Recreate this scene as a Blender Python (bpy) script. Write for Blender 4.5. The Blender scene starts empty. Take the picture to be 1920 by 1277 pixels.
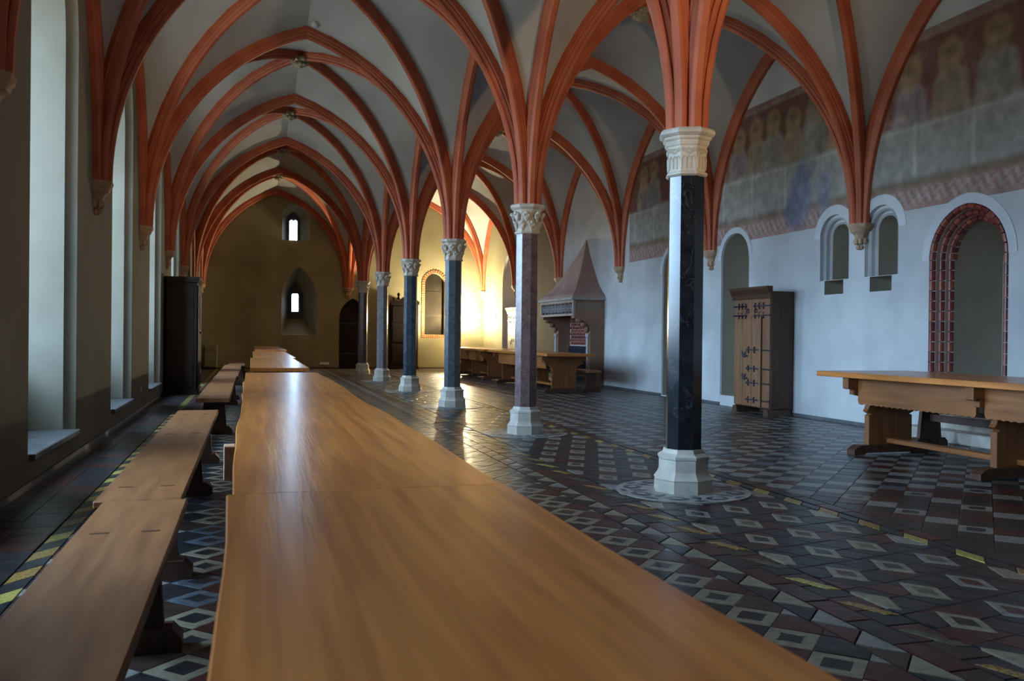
import bpy, bmesh, math, random
import numpy as np
from mathutils import Vector, Matrix
from mathutils.geometry import tessellate_polygon
random.seed(7)
PI = math.pi
sc = bpy.context.scene
COL = sc.collection

# ------------------------------------------------------------------ camera, world, exposure
YAW, PITCH, ROLL, FPX = .2902, -.0051, .0108, 1642.0
Fv = Vector((math.sin(YAW)*math.cos(PITCH), math.cos(YAW)*math.cos(PITCH), math.sin(PITCH)))
Rv = Vector((math.cos(YAW), -math.sin(YAW), 0)); Uv = Rv.cross(Fv)
R2 = Rv*math.cos(ROLL)+Uv*math.sin(ROLL); U2 = Uv*math.cos(ROLL)-Rv*math.sin(ROLL)
CAM = Vector((0, 0, 1.2))
cd = bpy.data.cameras.new('camera'); co = bpy.data.objects.new('camera', cd); COL.objects.link(co)
co.matrix_world = Matrix(((R2.x, U2.x, -Fv.x, CAM.x), (R2.y, U2.y, -Fv.y, CAM.y), (R2.z, U2.z, -Fv.z, CAM.z), (0, 0, 0, 1)))
cd.sensor_width = 36; cd.lens = FPX/1920*36; cd.clip_start = .02; cd.clip_end = 300
cd.dof.use_dof = True; cd.dof.focus_distance = 9.0; cd.dof.aperture_fstop = 6.3
sc.camera = co

w = bpy.data.worlds.new('world'); sc.world = w; w.use_nodes = True
wn = w.node_tree.nodes; wl = w.node_tree.links
bg = wn['Background']
SKY_STRENGTH = 40.0
tc = wn.new('ShaderNodeTexCoord'); sx = wn.new('ShaderNodeSeparateXYZ'); cr = wn.new('ShaderNodeValToRGB')
wl.new(tc.outputs['Generated'], sx.inputs[0]); wl.new(sx.outputs['Z'], cr.inputs[0]); wl.new(cr.outputs[0], bg.inputs[0])
cr.color_ramp.elements[0].position = 0.0; cr.color_ramp.elements[0].color = (.16, .17, .16, 1)   # ground and far walls outside
cr.color_ramp.elements[1].position = .06; cr.color_ramp.elements[1].color = (.47, .70, 1.0, 1)
e = cr.color_ramp.elements.new(.9); e.color = (.50, .73, 1.0, 1)
bg.inputs[1].default_value = SKY_STRENGTH

sc.view_settings.view_transform = 'Standard'; sc.view_settings.look = 'None'
sc.view_settings.gamma = 1; sc.view_settings.use_curve_mapping = False
sc.view_settings.exposure = 0.0
try:
    sc.cycles.max_bounces = 9; sc.cycles.diffuse_bounces = 5; sc.cycles.glossy_bounces = 4
    sc.cycles.transparent_max_bounces = 8; sc.cycles.use_denoising = True
    sc.cycles.sample_clamp_indirect = 6
except Exception: pass
LAMP_MAIN = 1500.0
FILL_REAR = 1500.0
HALL = dict(xc=3.265, hx=2.44, hy=2.0575, y0=6.2)
XL, XR, YB, YE = -1.615, 8.145, 6.2-2.0575*4, 6.2+2.0575*12
XC, HX, HY = 3.265, 2.44, 2.0575
ZS = 2.81
def YK(k): return 6.2+4.115*k

# ------------------------------------------------------------------ materials
MAT = {}
def mat(name, col, rough=.6, var=None, scale=4.0, stretch=(1, 1, 1), bump=.0, bscale=30., spec=.5, metal=0., coat=0., contrast=(.35, .65), attr=None, emit=None, detail=5, coords='Object'):
    if name in MAT: return MAT[name]
    m = bpy.data.materials.new(name); m.use_nodes = True; nt = m.node_tree; n = nt.nodes; l = nt.links
    b = n['Principled BSDF']
    b.inputs['Roughness'].default_value = rough; b.inputs['Metallic'].default_value = metal
    b.inputs['Specular IOR Level'].default_value = spec
    if coat: b.inputs['Coat Weight'].default_value = coat; b.inputs['Coat Roughness'].default_value = .18
    t = n.new('ShaderNodeTexCoord'); mp = n.new('ShaderNodeMapping'); l.new(t.outputs[coords], mp.inputs[0]); mp.inputs['Scale'].default_value = stretch
    src = None
    if attr:
        a = n.new('ShaderNodeVertexColor'); a.layer_name = attr; src = a.outputs[0]
    if var:
        nz = n.new('ShaderNodeTexNoise'); nz.inputs['Scale'].default_value = scale; nz.inputs['Detail'].default_value = detail
        l.new(mp.outputs[0], nz.inputs['Vector'])
        r = n.new('ShaderNodeValToRGB'); l.new(nz.outputs['Fac'], r.inputs[0])
        r.color_ramp.elements[0].position, r.color_ramp.elements[1].position = contrast
        if src:
            r.color_ramp.elements[0].color = (*var, 1); r.color_ramp.elements[1].color = (1, 1, 1, 1)
            mx = n.new('ShaderNodeMix'); mx.data_type = 'RGBA'; mx.blend_type = 'MULTIPLY'; mx.inputs[0].default_value = 1
            l.new(src, mx.inputs[6]); l.new(r.outputs[0], mx.inputs[7]); src = mx.outputs[2]
        else:
            r.color_ramp.elements[0].color = (*col, 1); r.color_ramp.elements[1].color = (*var, 1); src = r.outputs[0]
    if src: l.new(src, b.inputs['Base Color'])
    else: b.inputs['Base Color'].default_value = (*col, 1)
    if bump:
        nb = n.new('ShaderNodeTexNoise'); nb.inputs['Scale'].default_value = bscale; nb.inputs['Detail'].default_value = 4
        l.new(mp.outputs[0], nb.inputs['Vector'])
        bp = n.new('ShaderNodeBump'); bp.inputs['Strength'].default_value = bump; bp.inputs['Distance'].default_value = .01
        l.new(nb.outputs['Fac'], bp.inputs['Height']); l.new(bp.outputs[0], b.inputs['Normal'])
    if emit:
        b.inputs['Emission Color'].default_value = (*emit[0], 1); b.inputs['Emission Strength'].default_value = emit[1]
    MAT[name] = m; return m

def wood(name, c1, c2, rough=.4, grain=(9, .7, 9), coat=.0, bump=.08, axis='y'):
    st = {'y': (grain[0], grain[1], grain[2]), 'x': (grain[1], grain[0], grain[2]), 'z': (grain[0], grain[0], grain[1])}[axis]
    m = mat(name, c1, rough, c2, 2.2, st, spec=.25 if rough > .6 else .5, bump=bump, bscale=9, coat=coat, contrast=(.3, .72), detail=9)
    return m

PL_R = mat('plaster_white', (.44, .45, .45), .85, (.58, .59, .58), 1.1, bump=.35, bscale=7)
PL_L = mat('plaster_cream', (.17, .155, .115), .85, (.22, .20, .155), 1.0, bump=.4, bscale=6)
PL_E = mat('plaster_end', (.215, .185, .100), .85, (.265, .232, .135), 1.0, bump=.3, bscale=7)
WEB = mat('vault_plaster', (.36, .36, .35), .88, (.46, .46, .45), .9, bump=.25, bscale=6)
NICHE = mat('niche_plaster_shaded', (.36, .325, .26), .88, (.42, .38, .31), 1.2, bump=.2, bscale=7)  # plaster darkened and browned to carry the shade inside the recesses
RIB = mat('rib_paint', (.37, .076, .028), .62, (.49, .125, .052), 2.5, bump=.15, bscale=18)
STONE = mat('pale_stone', (.42, .385, .325), .7, (.58, .54, .46), 6, bump=.3, bscale=40)
CORB = mat('corbel_stone', (.38, .24, .15), .75, (.50, .34, .22), 6, bump=.3, bscale=30)
SLATE = mat('sill_slate', (.07, .075, .08), .34, (.13, .135, .14), 5)
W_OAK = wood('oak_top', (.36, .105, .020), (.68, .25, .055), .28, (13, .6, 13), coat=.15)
W_OAK2 = wood('oak_bench', (.17, .062, .020), (.31, .13, .045), .45, (9, .8, 9), coat=.1)
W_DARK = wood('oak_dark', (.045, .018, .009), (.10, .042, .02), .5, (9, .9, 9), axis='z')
W_MID = wood('oak_side', (.15, .048, .012), (.27, .095, .025), .45, (9, .9, 9), axis='z')
W_APR = wood('oak_apron', (.19, .062, .013), (.35, .125, .030), .42, (9, .8, 9))
W_END = mat('oak_endgrain', (.40, .24, .13), .6, (.52, .34, .2), 30)
W_BLACK = wood('blackened_oak', (.010, .005, .003), (.022, .010, .007), .7, (9, .9, 9), axis='z')
W_CAB = wood('cabinet_oak', (.15, .065, .028), (.27, .125, .055), .5, (9, .9, 9), axis='z')
IRON = mat('wrought_iron', (.012, .014, .025), .45, (.03, .032, .05), 20, metal=.3)
BRICKM = [mat('glazed_brick_%s' % n, c, .38, v, 9) for n, c, v in (('oxblood', (.17, .03, .025), (.24, .05, .035)), ('maroon', (.11, .022, .022), (.17, .035, .03)), ('rust', (.22, .05, .03), (.30, .08, .05)))]
MORT = mat('mortar', (.50, .42, .36), .85, (.5, .42, .35), 20)
BRICK_O = mat('orange_brick', (.34, .10, .03), .7, (.46, .17, .06), 10)
FIRE_S = mat('hood_render', (.33, .22, .19), .8, (.42, .30, .26), 2, bump=.2, bscale=12)
FIRE_B = mat('fireplace_brown', (.22, .12, .075), .75, (.30, .17, .11), 2.2, bump=.15, bscale=12)
NAVY = mat('dark_iron_plate', (.010, .016, .030), .30, (.02, .03, .05), 6)
WHITE = mat('white_plastic', (.62, .62, .60), .4)
LEAD = mat('window_lead', (.03, .032, .035), .5)
FRAME_D = mat('window_dark_frame', (.03, .04, .07), .6, (.05, .06, .10), 12)
def marble(name, c1, c2, vein, rough=.16, vs=2.6, vw=.035):
    m = mat(name, c1, rough, c2, 9, bump=0, coat=.3)
    n = m.node_tree.nodes; l = m.node_tree.links; b = n['Principled BSDF']
    src = b.inputs['Base Color'].links[0].from_socket
    t = [x for x in n if x.type == 'TEX_COORD'][0]
    nz = n.new('ShaderNodeTexNoise'); nz.inputs['Scale'].default_value = vs; nz.inputs['Detail'].default_value = 7; nz.inputs['Distortion'].default_value = 1.4
    l.new(t.outputs['Object'], nz.inputs['Vector'])
    r = n.new('ShaderNodeValToRGB'); l.new(nz.outputs['Fac'], r.inputs[0])
    els = r.color_ramp.elements; els[0].position = .5-vw; els[0].color = (0, 0, 0, 1); els[1].position = .5+vw; els[1].color = (0, 0, 0, 1)
    q = els.new(.5); q.color = (1, 1, 1, 1)
    mx = n.new('ShaderNodeMix'); mx.data_type = 'RGBA'; l.new(r.outputs[0], mx.inputs[0]); l.new(src, mx.inputs[6]); mx.inputs[7].default_value = (*vein, 1)
    l.new(mx.outputs[2], b.inputs['Base Color']); return m
SHAFTS = [marble('black_marble', (.006, .007, .010), (.016, .018, .022), (.045, .05, .06), .17, 2.2, .006),
          marble('red_granite', (.085, .045, .042), (.17, .10, .095), (.22, .16, .16), .20, 30, .05),
          marble('grey_granite', (.035, .045, .052), (.065, .078, .085), (.10, .11, .12), .22, 24, .05),
          marble('blue_black_granite', (.012, .022, .034), (.03, .045, .06), (.06, .08, .10), .20, 20, .04),
          marble('mauve_grey_granite', (.12, .105, .11), (.20, .18, .185), (.26, .24, .24), .24, 26, .05),
          marble('maroon_granite', (.045, .028, .032), (.085, .055, .06), (.13, .1, .1), .22, 24, .05)]
gm = bpy.data.materials.new('window_glass'); gm.use_nodes = True
_n = gm.node_tree.nodes; _l = gm.node_tree.links; _n.remove(_n['Principled BSDF'])
_t = _n.new('ShaderNodeBsdfTransparent'); _g = _n.new('ShaderNodeBsdfGlossy'); _g.inputs['Roughness'].default_value = .08
_t.inputs[0].default_value = (.93, .97, .98, 1); _x = _n.new('ShaderNodeMixShader'); _x.inputs[0].default_value = .06
_l.new(_t.outputs[0], _x.inputs[1]); _l.new(_g.outputs[0], _x.inputs[2]); _l.new(_x.outputs[0], _n['Material Output'].inputs[0])

# ------------------------------------------------------------------ mesh helpers
class MB:
    def __init__(s): s.v = []; s.f = []; s.m = []; s.uv = None
    def add(s, vs, fs, mi=0):
        o = len(s.v); s.v += [tuple(p) for p in vs]; s.f += [tuple(i+o for i in f) for f in fs]; s.m += [mi]*len(fs); return s
    def box(s, x0, x1, y0, y1, z0, z1, mi=0, bev=0.):
        if bev:
            b = bev; P = []
            for z, i in ((z0, b), (z0+b, 0), (z1-b, 0), (z1, b)):
                for a, c in ((x0+i, y0+b), (x0+b, y0+i), (x1-b, y0+i), (x1-i, y0+b), (x1-i, y1-b), (x1-b, y1-i), (x0+b, y1-i), (x0+i, y1-b)): P.append((a, c, z))
            F = [tuple(range(7, -1, -1)), tuple(range(24, 32))]
            for r in range(3):
                for k in range(8): F.append((r*8+k, r*8+(k+1) % 8, r*8+8+(k+1) % 8, r*8+8+k))
            return s.add(P, F, mi)
        return s.add([(x0, y0, z0), (x1, y0, z0), (x1, y1, z0), (x0, y1, z0), (x0, y0, z1), (x1, y0, z1), (x1, y1, z1), (x0, y1, z1)],
                     [(3, 2, 1, 0), (4, 5, 6, 7), (0, 1, 5, 4), (1, 2, 6, 5), (2, 3, 7, 6), (3, 0, 4, 7)], mi)
    def prism(s, pts, axis, a0, a1, mi=0):
        # pts 2D in the two other axes order, extruded along axis
        def P(p, a): return {'x': (a, p[0], p[1]), 'y': (p[0], a, p[1]), 'z': (p[0], p[1], a)}[axis]
        n = len(pts); vs = [P(p, a0) for p in pts]+[P(p, a1) for p in pts]
        area = sum(pts[i][0]*pts[(i+1) % n][1]-pts[(i+1) % n][0]*pts[i][1] for i in range(n))
        fs = [(i, (i+1) % n, n+(i+1) % n, n+i) for i in range(n)]
        tri = tessellate_polygon([[Vector((p[0], p[1], 0)) for p in pts]])
        fs += [tuple(t) for t in tri]+[tuple(n+i for i in t) for t in tri]
        return s.add(vs, fs, mi)
    def lathe(s, prof, n, cx=0, cy=0, rot=0., mi=0, cap=True):
        vs = []; fs = []
        for z, r in prof:
            for k in range(n):
                a = rot+2*PI*k/n; vs.append((cx+r*math.cos(a), cy+r*math.sin(a), z))
        for j in range(len(prof)-1):
            for k in range(n): fs.append((j*n+k, j*n+(k+1) % n, (j+1)*n+(k+1) % n, (j+1)*n+k))
        if cap: fs += [tuple(range(n-1, -1, -1)), tuple(range((len(prof)-1)*n, len(prof)*n))]
        return s.add(vs, fs, mi)
    def ball(s, c, r, mi=0, nu=8, nv=5):
        rx, ry, rz = r if isinstance(r, tuple) else (r, r, r); vs = [(c[0], c[1], c[2]-rz)]; fs = []
        for j in range(1, nv):
            t = -PI/2+PI*j/nv
            for k in range(nu): a = 2*PI*k/nu; vs.append((c[0]+rx*math.cos(t)*math.cos(a), c[1]+ry*math.cos(t)*math.sin(a), c[2]+rz*math.sin(t)))
        vs.append((c[0], c[1], c[2]+rz)); L = len(vs)-1
        for k in range(nu):
            fs.append((0, 1+(k+1) % nu, 1+k)); fs.append((L, L-nu+k, L-nu+(k+1) % nu))
            for j in range(nv-2): a = 1+j*nu+k; b = 1+j*nu+(k+1) % nu; fs.append((a, b, b+nu, a+nu))
        return s.add(vs, fs, mi)
    def tube(s, pts, r, n=6, mi=0):
        vs = []; fs = []; P = [Vector(p) for p in pts]; rr = r if isinstance(r, list) else [r]*len(P)
        for i, p in enumerate(P):
            d = (P[min(i+1, len(P)-1)]-P[max(i-1, 0)]).normalized()
            a = d.cross(Vector((0, 0, 1))); a = a.normalized() if a.length > 1e-4 else Vector((1, 0, 0)); b = d.cross(a)
            for k in range(n): t = 2*PI*k/n; vs.append(p+(a*math.cos(t)+b*math.sin(t))*rr[i])
        for i in range(len(P)-1):
            for k in range(n): fs.append((i*n+k, i*n+(k+1) % n, (i+1)*n+(k+1) % n, (i+1)*n+k))
        fs += [tuple(range(n)), tuple(range((len(P)-1)*n, len(P)*n))]
        return s.add(vs, fs, mi)
    def mesh(s, name, mats, smooth=False):
        me = bpy.data.meshes.new(name); me.from_pydata(s.v, [], s.f)
        for m in (mats if isinstance(mats, (list, tuple)) else [mats]): me.materials.append(m)
        me.polygons.foreach_set('material_index', s.m)
        bm = bmesh.new(); bm.from_mesh(me); bmesh.ops.recalc_face_normals(bm, faces=bm.faces); bm.to_mesh(me); bm.free()
        if smooth:
            me.polygons.foreach_set('use_smooth', [True]*len(me.polygons))
            if smooth is not True: me.set_sharp_from_angle(angle=math.radians(smooth))
        return me
    def obj(s, name, mats, parent=None, smooth=False, loc=None, rz=0.):
        return link(name, s.mesh(name, mats, smooth), parent, loc, rz)
def link(name, me, parent=None, loc=None, rz=0.):
    o = bpy.data.objects.new(name, me); COL.objects.link(o)
    if parent: o.parent = parent
    if loc: o.location = loc
    if rz: o.rotation_euler = (0, 0, rz)
    return o
def tag(o, label=None, cat=None, group=None, kind=None):
    for k, v in (('label', label), ('category', cat), ('group', group), ('kind', kind)):
        if v: o[k] = v
    return o
def thing(name, label, cat, loc, rz=0., group=None):
    o = link(name, None, None, loc, rz); return tag(o, label, cat, group)
def dup(root, loc, label, rz=None):
    c = root.copy(); COL.objects.link(c); c.location = loc; c['label'] = label
    if rz is not None: c.rotation_euler = (0, 0, rz)
    for ch in root.children:
        d = ch.copy(); COL.objects.link(d); d.parent = c
        for g in ch.children: q = g.copy(); COL.objects.link(q); q.parent = d
    return c

# arch outline: half width, bottom, springing, apex, inset d
def arch_out(hw, zb, zs, za, d=0., n=10, bd=None):
    w = hw-d; r = za-zs-d; b = zb+(d if bd is None else bd*d)
    R = (w*w+r*r)/(2*w); c = w-R
    te = math.atan2(r, -c if c < 0 else -c) if False else math.acos(max(-1, min(1, -c/R)))
    pts = [(-w, b), (w, b)]
    L = [(c+R*math.cos(te*i/n), zs+R*math.sin(te*i/n)) for i in range(n+1)]
    pts += L; pts += [(-x, z) for x, z in reversed(L[:-1])]
    return pts
def ring_surface(mb, rings, mi=0):
    n = len(rings[0]); vs = [p for r in rings for p in r]; fs = []
    for j in range(len(rings)-1):
        for k in range(n): fs.append((j*n+k, j*n+(k+1) % n, (j+1)*n+(k+1) % n, (j+1)*n+k))
    mb.add(vs, fs, mi)
def fill(mb, outer, holes, conv, mi=0):
    loops = [[Vector((p[0], p[1], 0)) for p in outer]]+[[Vector((p[0], p[1], 0)) for p in h] for h in holes]
    tri = tessellate_polygon(loops); vs = [conv(p.x, p.y) for lp in loops for p in lp]
    mb.add(vs, [tuple(t) for t in tri], mi)

# ------------------------------------------------------------------ wall shells with recesses
# left wall: tall window recesses
lw = MB(); LEFTWIN = []
outer = [(YB, -.02), (YE, -.02), (YE, 6.9), (YB, 6.9)]; holes = []
cl = lambda dep: (lambda a, z: (XL-dep, a, z))
for k in range(-2, 6):
    cy = YK(k)+HY+.12; LEFTWIN.append(cy)
    out = lambda d, cy=cy: [(cy+a, z) for a, z in arch_out(.95, .25, 3.95, 5.28, d, 10, 0)]
    holes.append(out(0))
    prof = [(0, 0), (.008, .03), (.03, .065), (.07, .10), (.10, .40), (.16, 1.05)]
    ring_surface(lw, [[cl(dp)(a, z) for a, z in out(d)] for d, dp in prof])
    # recess back wall round the window opening (opening sill at 1.1)
    ob = out(.16)
    if k >= 4: fill(lw, ob, [], cl(1.05)); continue
    win = [(cy+a, z) for a, z in (arch_out(.74, 1.12, 3.85, 4.98, 0, 10) if k > -2 else arch_out(.74, 1.12, 2.0, 2.9, 0, 10))]  # unseen first opening cut low, shaped to light the near table, less the far wall
    fill(lw, ob, [win], cl(1.05)); 
    rings = [[cl(1.05)(a, z) for a, z in win], [cl(1.35)(a, z) for a, z in win]]; ring_surface(lw, rings)
fill(lw, outer, holes, cl(0))
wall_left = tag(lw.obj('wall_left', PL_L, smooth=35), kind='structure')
pp = MB(); pp.box(-1.06, -.60, -.93, .93, -.25, .66, 0, .01); pp_me = pp.mesh('parapet', PL_L)
sill = MB(); sill.box(-.61, .045, -.85, .97, -.05, 0, 0, .006)
sill_me = sill.mesh('window_sill', SLATE)
fr = MB()
for x in (-.74, 0, .70): fr.box(-.02, .02, x, x+.04, 0, 2.95 if x else 3.6)
for z in (0, .9, 1.8, 2.66): fr.box(-.02, .02, -.74, .74, z, z+.04)
aw = arch_out(.74, 1.12, 3.85, 4.98, 0, 10); ai = arch_out(.74, 1.12, 3.85, 4.98, .05, 10)
ring_surface(fr, [[(-.02, a, z-1.12) for a, z in aw], [(-.02, a, z-1.12) for a, z in ai], [(.02, a, z-1.12) for a, z in ai], [(.02, a, z-1.12) for a, z in aw]])
fr_me = fr.mesh('window_frame', LEAD)
gl = MB(); gl.add([(0, a, z-1.12) for a, z in aw], [tuple(range(len(aw)))]); gl_me = gl.mesh('window_pane', gm)
for i, cy in enumerate(LEFTWIN):
    if i > 5: link('sill_slab', sill_me, wall_left, (XL, cy-.06, .258)); continue
    o = link('window_%d' % (i+1), fr_me, None, (XL-1.2, cy, 1.12)); tag(o, kind='structure')
    link('glass_pane', gl_me, o)
    s = link('sill_slab', sill_me, wall_left, (XL, cy-.06, .258)); link('parapet', pp_me, wall_left, (XL, cy, .25))
bb = MB(); bb.box(XL, XL+.02, YB, YE, 0, .05); tag(bb.obj('baseboard_left', SLATE), kind='structure')

# right wall
rw = MB(); holes = []
cr_ = lambda dep: (lambda a, z: (XR+dep, a, z))
def recess(cy, hw, zb, zs, za, prof, n=10, mi=0, back=True, bd=0, mi_from=1, m0=0):
    out = lambda d: [(cy+a, z) for a, z in arch_out(hw, zb, zs, za, d, n, bd)]
    holes.append(out(0)); R_ = [[cr_(dp)(a, z) for a, z in out(d)] for d, dp in prof]
    ring_surface(rw, R_[:mi_from+1], m0); ring_surface(rw, R_[mi_from:], mi)
    if back: fill(rw, out(prof[-1][0]), [], cr_(prof[-1][1]), mi)
# tall niches
recess(13.64, .46, .18, 2.60, 3.05, [(0, 0), (.01, .03), (.01, .75)], mi=1)
recess(15.96, .50, .02, 2.52, 3.00, [(0, 0), (.01, .03), (.01, .95)], mi=1)
recess(27.3, 1.15, .02, 2.9, 4.05, [(0, 0), (.04, .06), (.06, .55)])
# twin small niches with roll mouldings
for cy in (10.9, 9.91):
    recess(cy, .33, 2.07, 2.70, 3.02, [(0, 0), (.0, .06), (.035, .06), (.05, .03), (.07, .06), (.07, .12), (.10, .12), (.115, .09), (.135, .12), (.135, .62)], mi=1, mi_from=8, bd=0)
for cy in (10.9, 9.91):
    q_ = [(cy-.21, 1.86), (cy+.22, 1.86), (cy+.22, 2.064), (cy-.21, 2.064)]; holes.append(q_)
    ring_surface(rw, [[cr_(0)(a, z) for a, z in q_], [cr_(.36)(a, z) for a, z in q_]], 1); fill(rw, q_, [], cr_(.36), 1)
# brick portal passage
recess(8.43, .60, .30, 2.20, 2.84, [(0, 0), (.0, .04), (.07, .04), (.07, .12), (.14, .12), (.14, .20), (.2, .20), (.2, .95)], mi=1, mi_from=6, bd=0, m0=2)
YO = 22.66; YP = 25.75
fill(rw, [(YB, -.02), (YO, -.02), (YO, 6.9), (YB, 6.9)], [h for h in holes if h[0][0] < YO], cr_(0))
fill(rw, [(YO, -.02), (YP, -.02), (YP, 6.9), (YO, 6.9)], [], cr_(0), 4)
fill(rw, [(YP, -.02), (YE, -.02), (YE, 6.9), (YP, 6.9)], [h for h in holes if h[0][0] > YO], cr_(0), 3)
wall_right = tag(rw.obj('wall_right', [PL_R, NICHE, MORT, PL_E, mat('wall_shade_brown', (.065, .040, .022), .85, (.09, .056, .032), 1.5)], smooth=30), kind='structure')  # brown stretch beyond the fireplace: missing light put into the wall colour
# pale painted borders round the heads of the openings
pb = MB()
for cy, hw, zs, za, wd in ((13.64, .46, 2.60, 3.05, .10), (15.96, .50, 2.52, 3.00, .10), (10.9, .33, 2.70, 3.02, .14), (9.91, .33, 2.70, 3.02, .14), (8.43, .60, 2.20, 2.84, .12)):
    a = arch_out(hw+wd, 2.5, zs, za+wd, 0, 14)[2:]; b = arch_out(hw, 2.5, zs, za, 0, 14)[2:]; n = len(a)
    pb.add([(XR-.006, cy+y, z) for y, z in a]+[(XR-.006, cy+y, z) for y, z in b], [(i, i+1, n+i+1, n+i) for i in range(n-1)])
pb.obj('painted_border', mat('limewash', (.50, .53, .55), .85, (.6, .62, .63), 2), wall_right)
ar = MB()  # small inner door head of the passage
for i in range(8):
    t0, t1 = PI/2+PI/2*i/8, PI/2+PI/2*(i+1)/8
    ar.prism([(8.14+.32*math.cos(t0), 2.30+.42*math.sin(t0)), (8.14+.32*math.cos(t1), 2.30+.42*math.sin(t1)), (8.14+.22*math.cos(t1), 2.30+.32*math.sin(t1)), (8.14+.22*math.cos(t0), 2.30+.32*math.sin(t0))], 'x', XR+.82, XR+.95)
ar.obj('door_head', mat('ochre_stone', (.26, .18, .07), .8), wall_right)
stp = MB(); stp.box(XR-.30, XR, 7.70, 9.15, 0, .14, 0, .01); stp.box(XR-.10, XR-.003, 7.86, 9.0, .14, .30, 0, .01)
tag(stp.obj('door_step', STONE), 'pale worn stone step under the red brick portal', 'step')
bb = MB()
for y0, y1 in ((YB, 7.69), (9.16, 13.18), (14.10, 15.46), (16.46, 19.49), (22.06, 26.15), (28.45, YE)): bb.box(XR-.015, XR, y0, y1, 0, .05)
tag(bb.obj('baseboard_right', SLATE), kind='structure')

# bricks of the portal
def brick_mesh(nm, w_, h_, d_, mt):
    b = MB(); b.box(-d_/2, d_/2, -w_/2, w_/2, -h_/2, h_/2, 0, .008); return b.mesh(nm, mt)
rollm = {}
def roll_brick(L, r, mt):
    key = (round(L, 3), r, mt.name)
    if key not in rollm:
        b = MB(); pts = [(-.045, -.035), (-.045, .028)]+[(-.045+.0+.075*math.sin(a)*1.0, .028*math.cos(a)) for a in (.5, 1.0, 1.57, 2.1, 2.6)]+[(-.045, -.028)]
        pts = [(.05, -r), (-.02, -r), (-.045, -r*.6), (-.052, 0), (-.045, r*.6), (-.02, r), (.05, r)]
        b.prism(pts, 'z', -L/2+.006, L/2-.006); rollm[key] = b.mesh('brick', mt)
    return rollm[key]
cy = 8.43
for oi, (d, dep) in enumerate(((.035, .035), (.105, .115), (.168, .195))):
    hw, zs, za = .60-d, 2.20, 2.84-d
    for sgn in (-1, 1):
        nz = 15 if oi % 2 == 0 else 15; L = (zs-.30)/nz
        for i in range(nz):
            o = link('brick', roll_brick(L, .032, BRICKM[(i*7+oi*3+(sgn > 0)*2) % 3]), wall_right, (XR+dep, cy+sgn*hw, .30+L*(i+.5)))
        w_ = hw; r = za-zs; R = (w_*w_+r*r)/(2*w_); c = w_-R; te = math.acos(-c/R); nb = 8
        for i in range(nb):
            t = te*(i+.5)/nb
            o = link('brick', roll_brick(R*te/nb, .034, BRICKM[(i*5+oi) % 3]), wall_right, (XR+dep, cy+sgn*(c+R*math.cos(t)), zs+R*math.sin(t)))
            o.rotation_euler = (sgn*t, 0, 0)

# end wall and wall behind the camera
ew = MB(); holes = []
ce = lambda dep: (lambda a, z: (a, YE+dep, z))
def erec(cx, hw, zb, zs, za, prof, n=10, bd=0, shift=(0, 0)):
    def out(d, f=0): return [(cx+a+shift[0]*f, z+shift[1]*f) for a, z in arch_out(hw, zb, zs, za, d, n, bd)]
    holes.append(out(0)); return out
# upper window, splayed
o_ = erec(1.46, .46, 4.40, 5.25, 5.62, None)
in_ = [(1.40+a, z) for a, z in arch_out(.235, 4.40, 5.06, 5.42, 0, 10)]
ring_surface(ew, [[ce(0)(a, z) for a, z in o_(0)], [ce(.55)(a, z) for a, z in in_]])
op = [(1.40+a, z) for a, z in arch_out(.135, 4.42, 5.10, 5.14, 0, 10)]
ew2 = MB(); fill(ew2, in_, [op], ce(.55)); ring_surface(ew2, [[ce(.55)(a, z) for a, z in op], [ce(.85)(a, z) for a, z in op]])
UPW = op
# lower niche and deep window
o_ = erec(1.585, .585, 1.16, 2.45, 3.50, None)
mid = [(1.50+a, z) for a, z in arch_out(.27, 1.72, 2.45, 2.98, 0, 10)]
ring_surface(ew, [[ce(0)(a, z) for a, z in o_(0)], [ce(.25)(a, z) for a, z in [(1.585+p, q) for p, q in arch_out(.56, 1.18, 2.45, 3.46, 0, 10)]], [ce(.95)(a, z) for a, z in mid]])
op2 = [(1.50+a, z) for a, z in arch_out(.115, 1.98, 2.56, 2.60, 0, 10)]
fill(ew2, mid, [op2], ce(.95)); ring_surface(ew2, [[ce(.95)(a, z) for a, z in op2], [ce(1.2)(a, z) for a, z in op2]])
# door opening and glazed cupboard niche
dr = erec(3.42, .47, -.02, 1.75, 2.45, None); ring_surface(ew, [[ce(0)(a, z) for a, z in dr(0)], [ce(.28)(a, z) for a, z in dr(0)]])
cn = erec(6.32, .36, 1.22, 3.02, 3.42, None); ring_surface(ew, [[ce(0)(a, z) for a, z in cn(0)], [ce(.22)(a, z) for a, z in cn(0)]])
fill(ew, [(XL, -.02), (XR, -.02), (XR, 6.9), (XL, 6.9)], holes, ce(0))
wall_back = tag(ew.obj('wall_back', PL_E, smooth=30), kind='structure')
ew2.obj('window_surround', FRAME_D, wall_back)
for i, opx, yy in ((9, UPW, .7), (10, op2, 1.08)):
    g = MB(); g.add([(a, YE+yy, z) for a, z in opx], [tuple(range(len(opx)))])
    q = g.obj('window_%d' % i, gm); tag(q, kind='structure')
    b = MB(); x0 = min(p[0] for p in opx); x1 = max(p[0] for p in opx); z0 = min(p[1] for p in opx); z1 = max(p[1] for p in opx)
    for k in (1, 2): zz = z0+(z1-z0)*k/3; b.box(x0, x1, YE+yy-.01, YE+yy+.01, zz-.006, zz+.006)
    b.obj('glazing_bar', LEAD, q)
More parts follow.
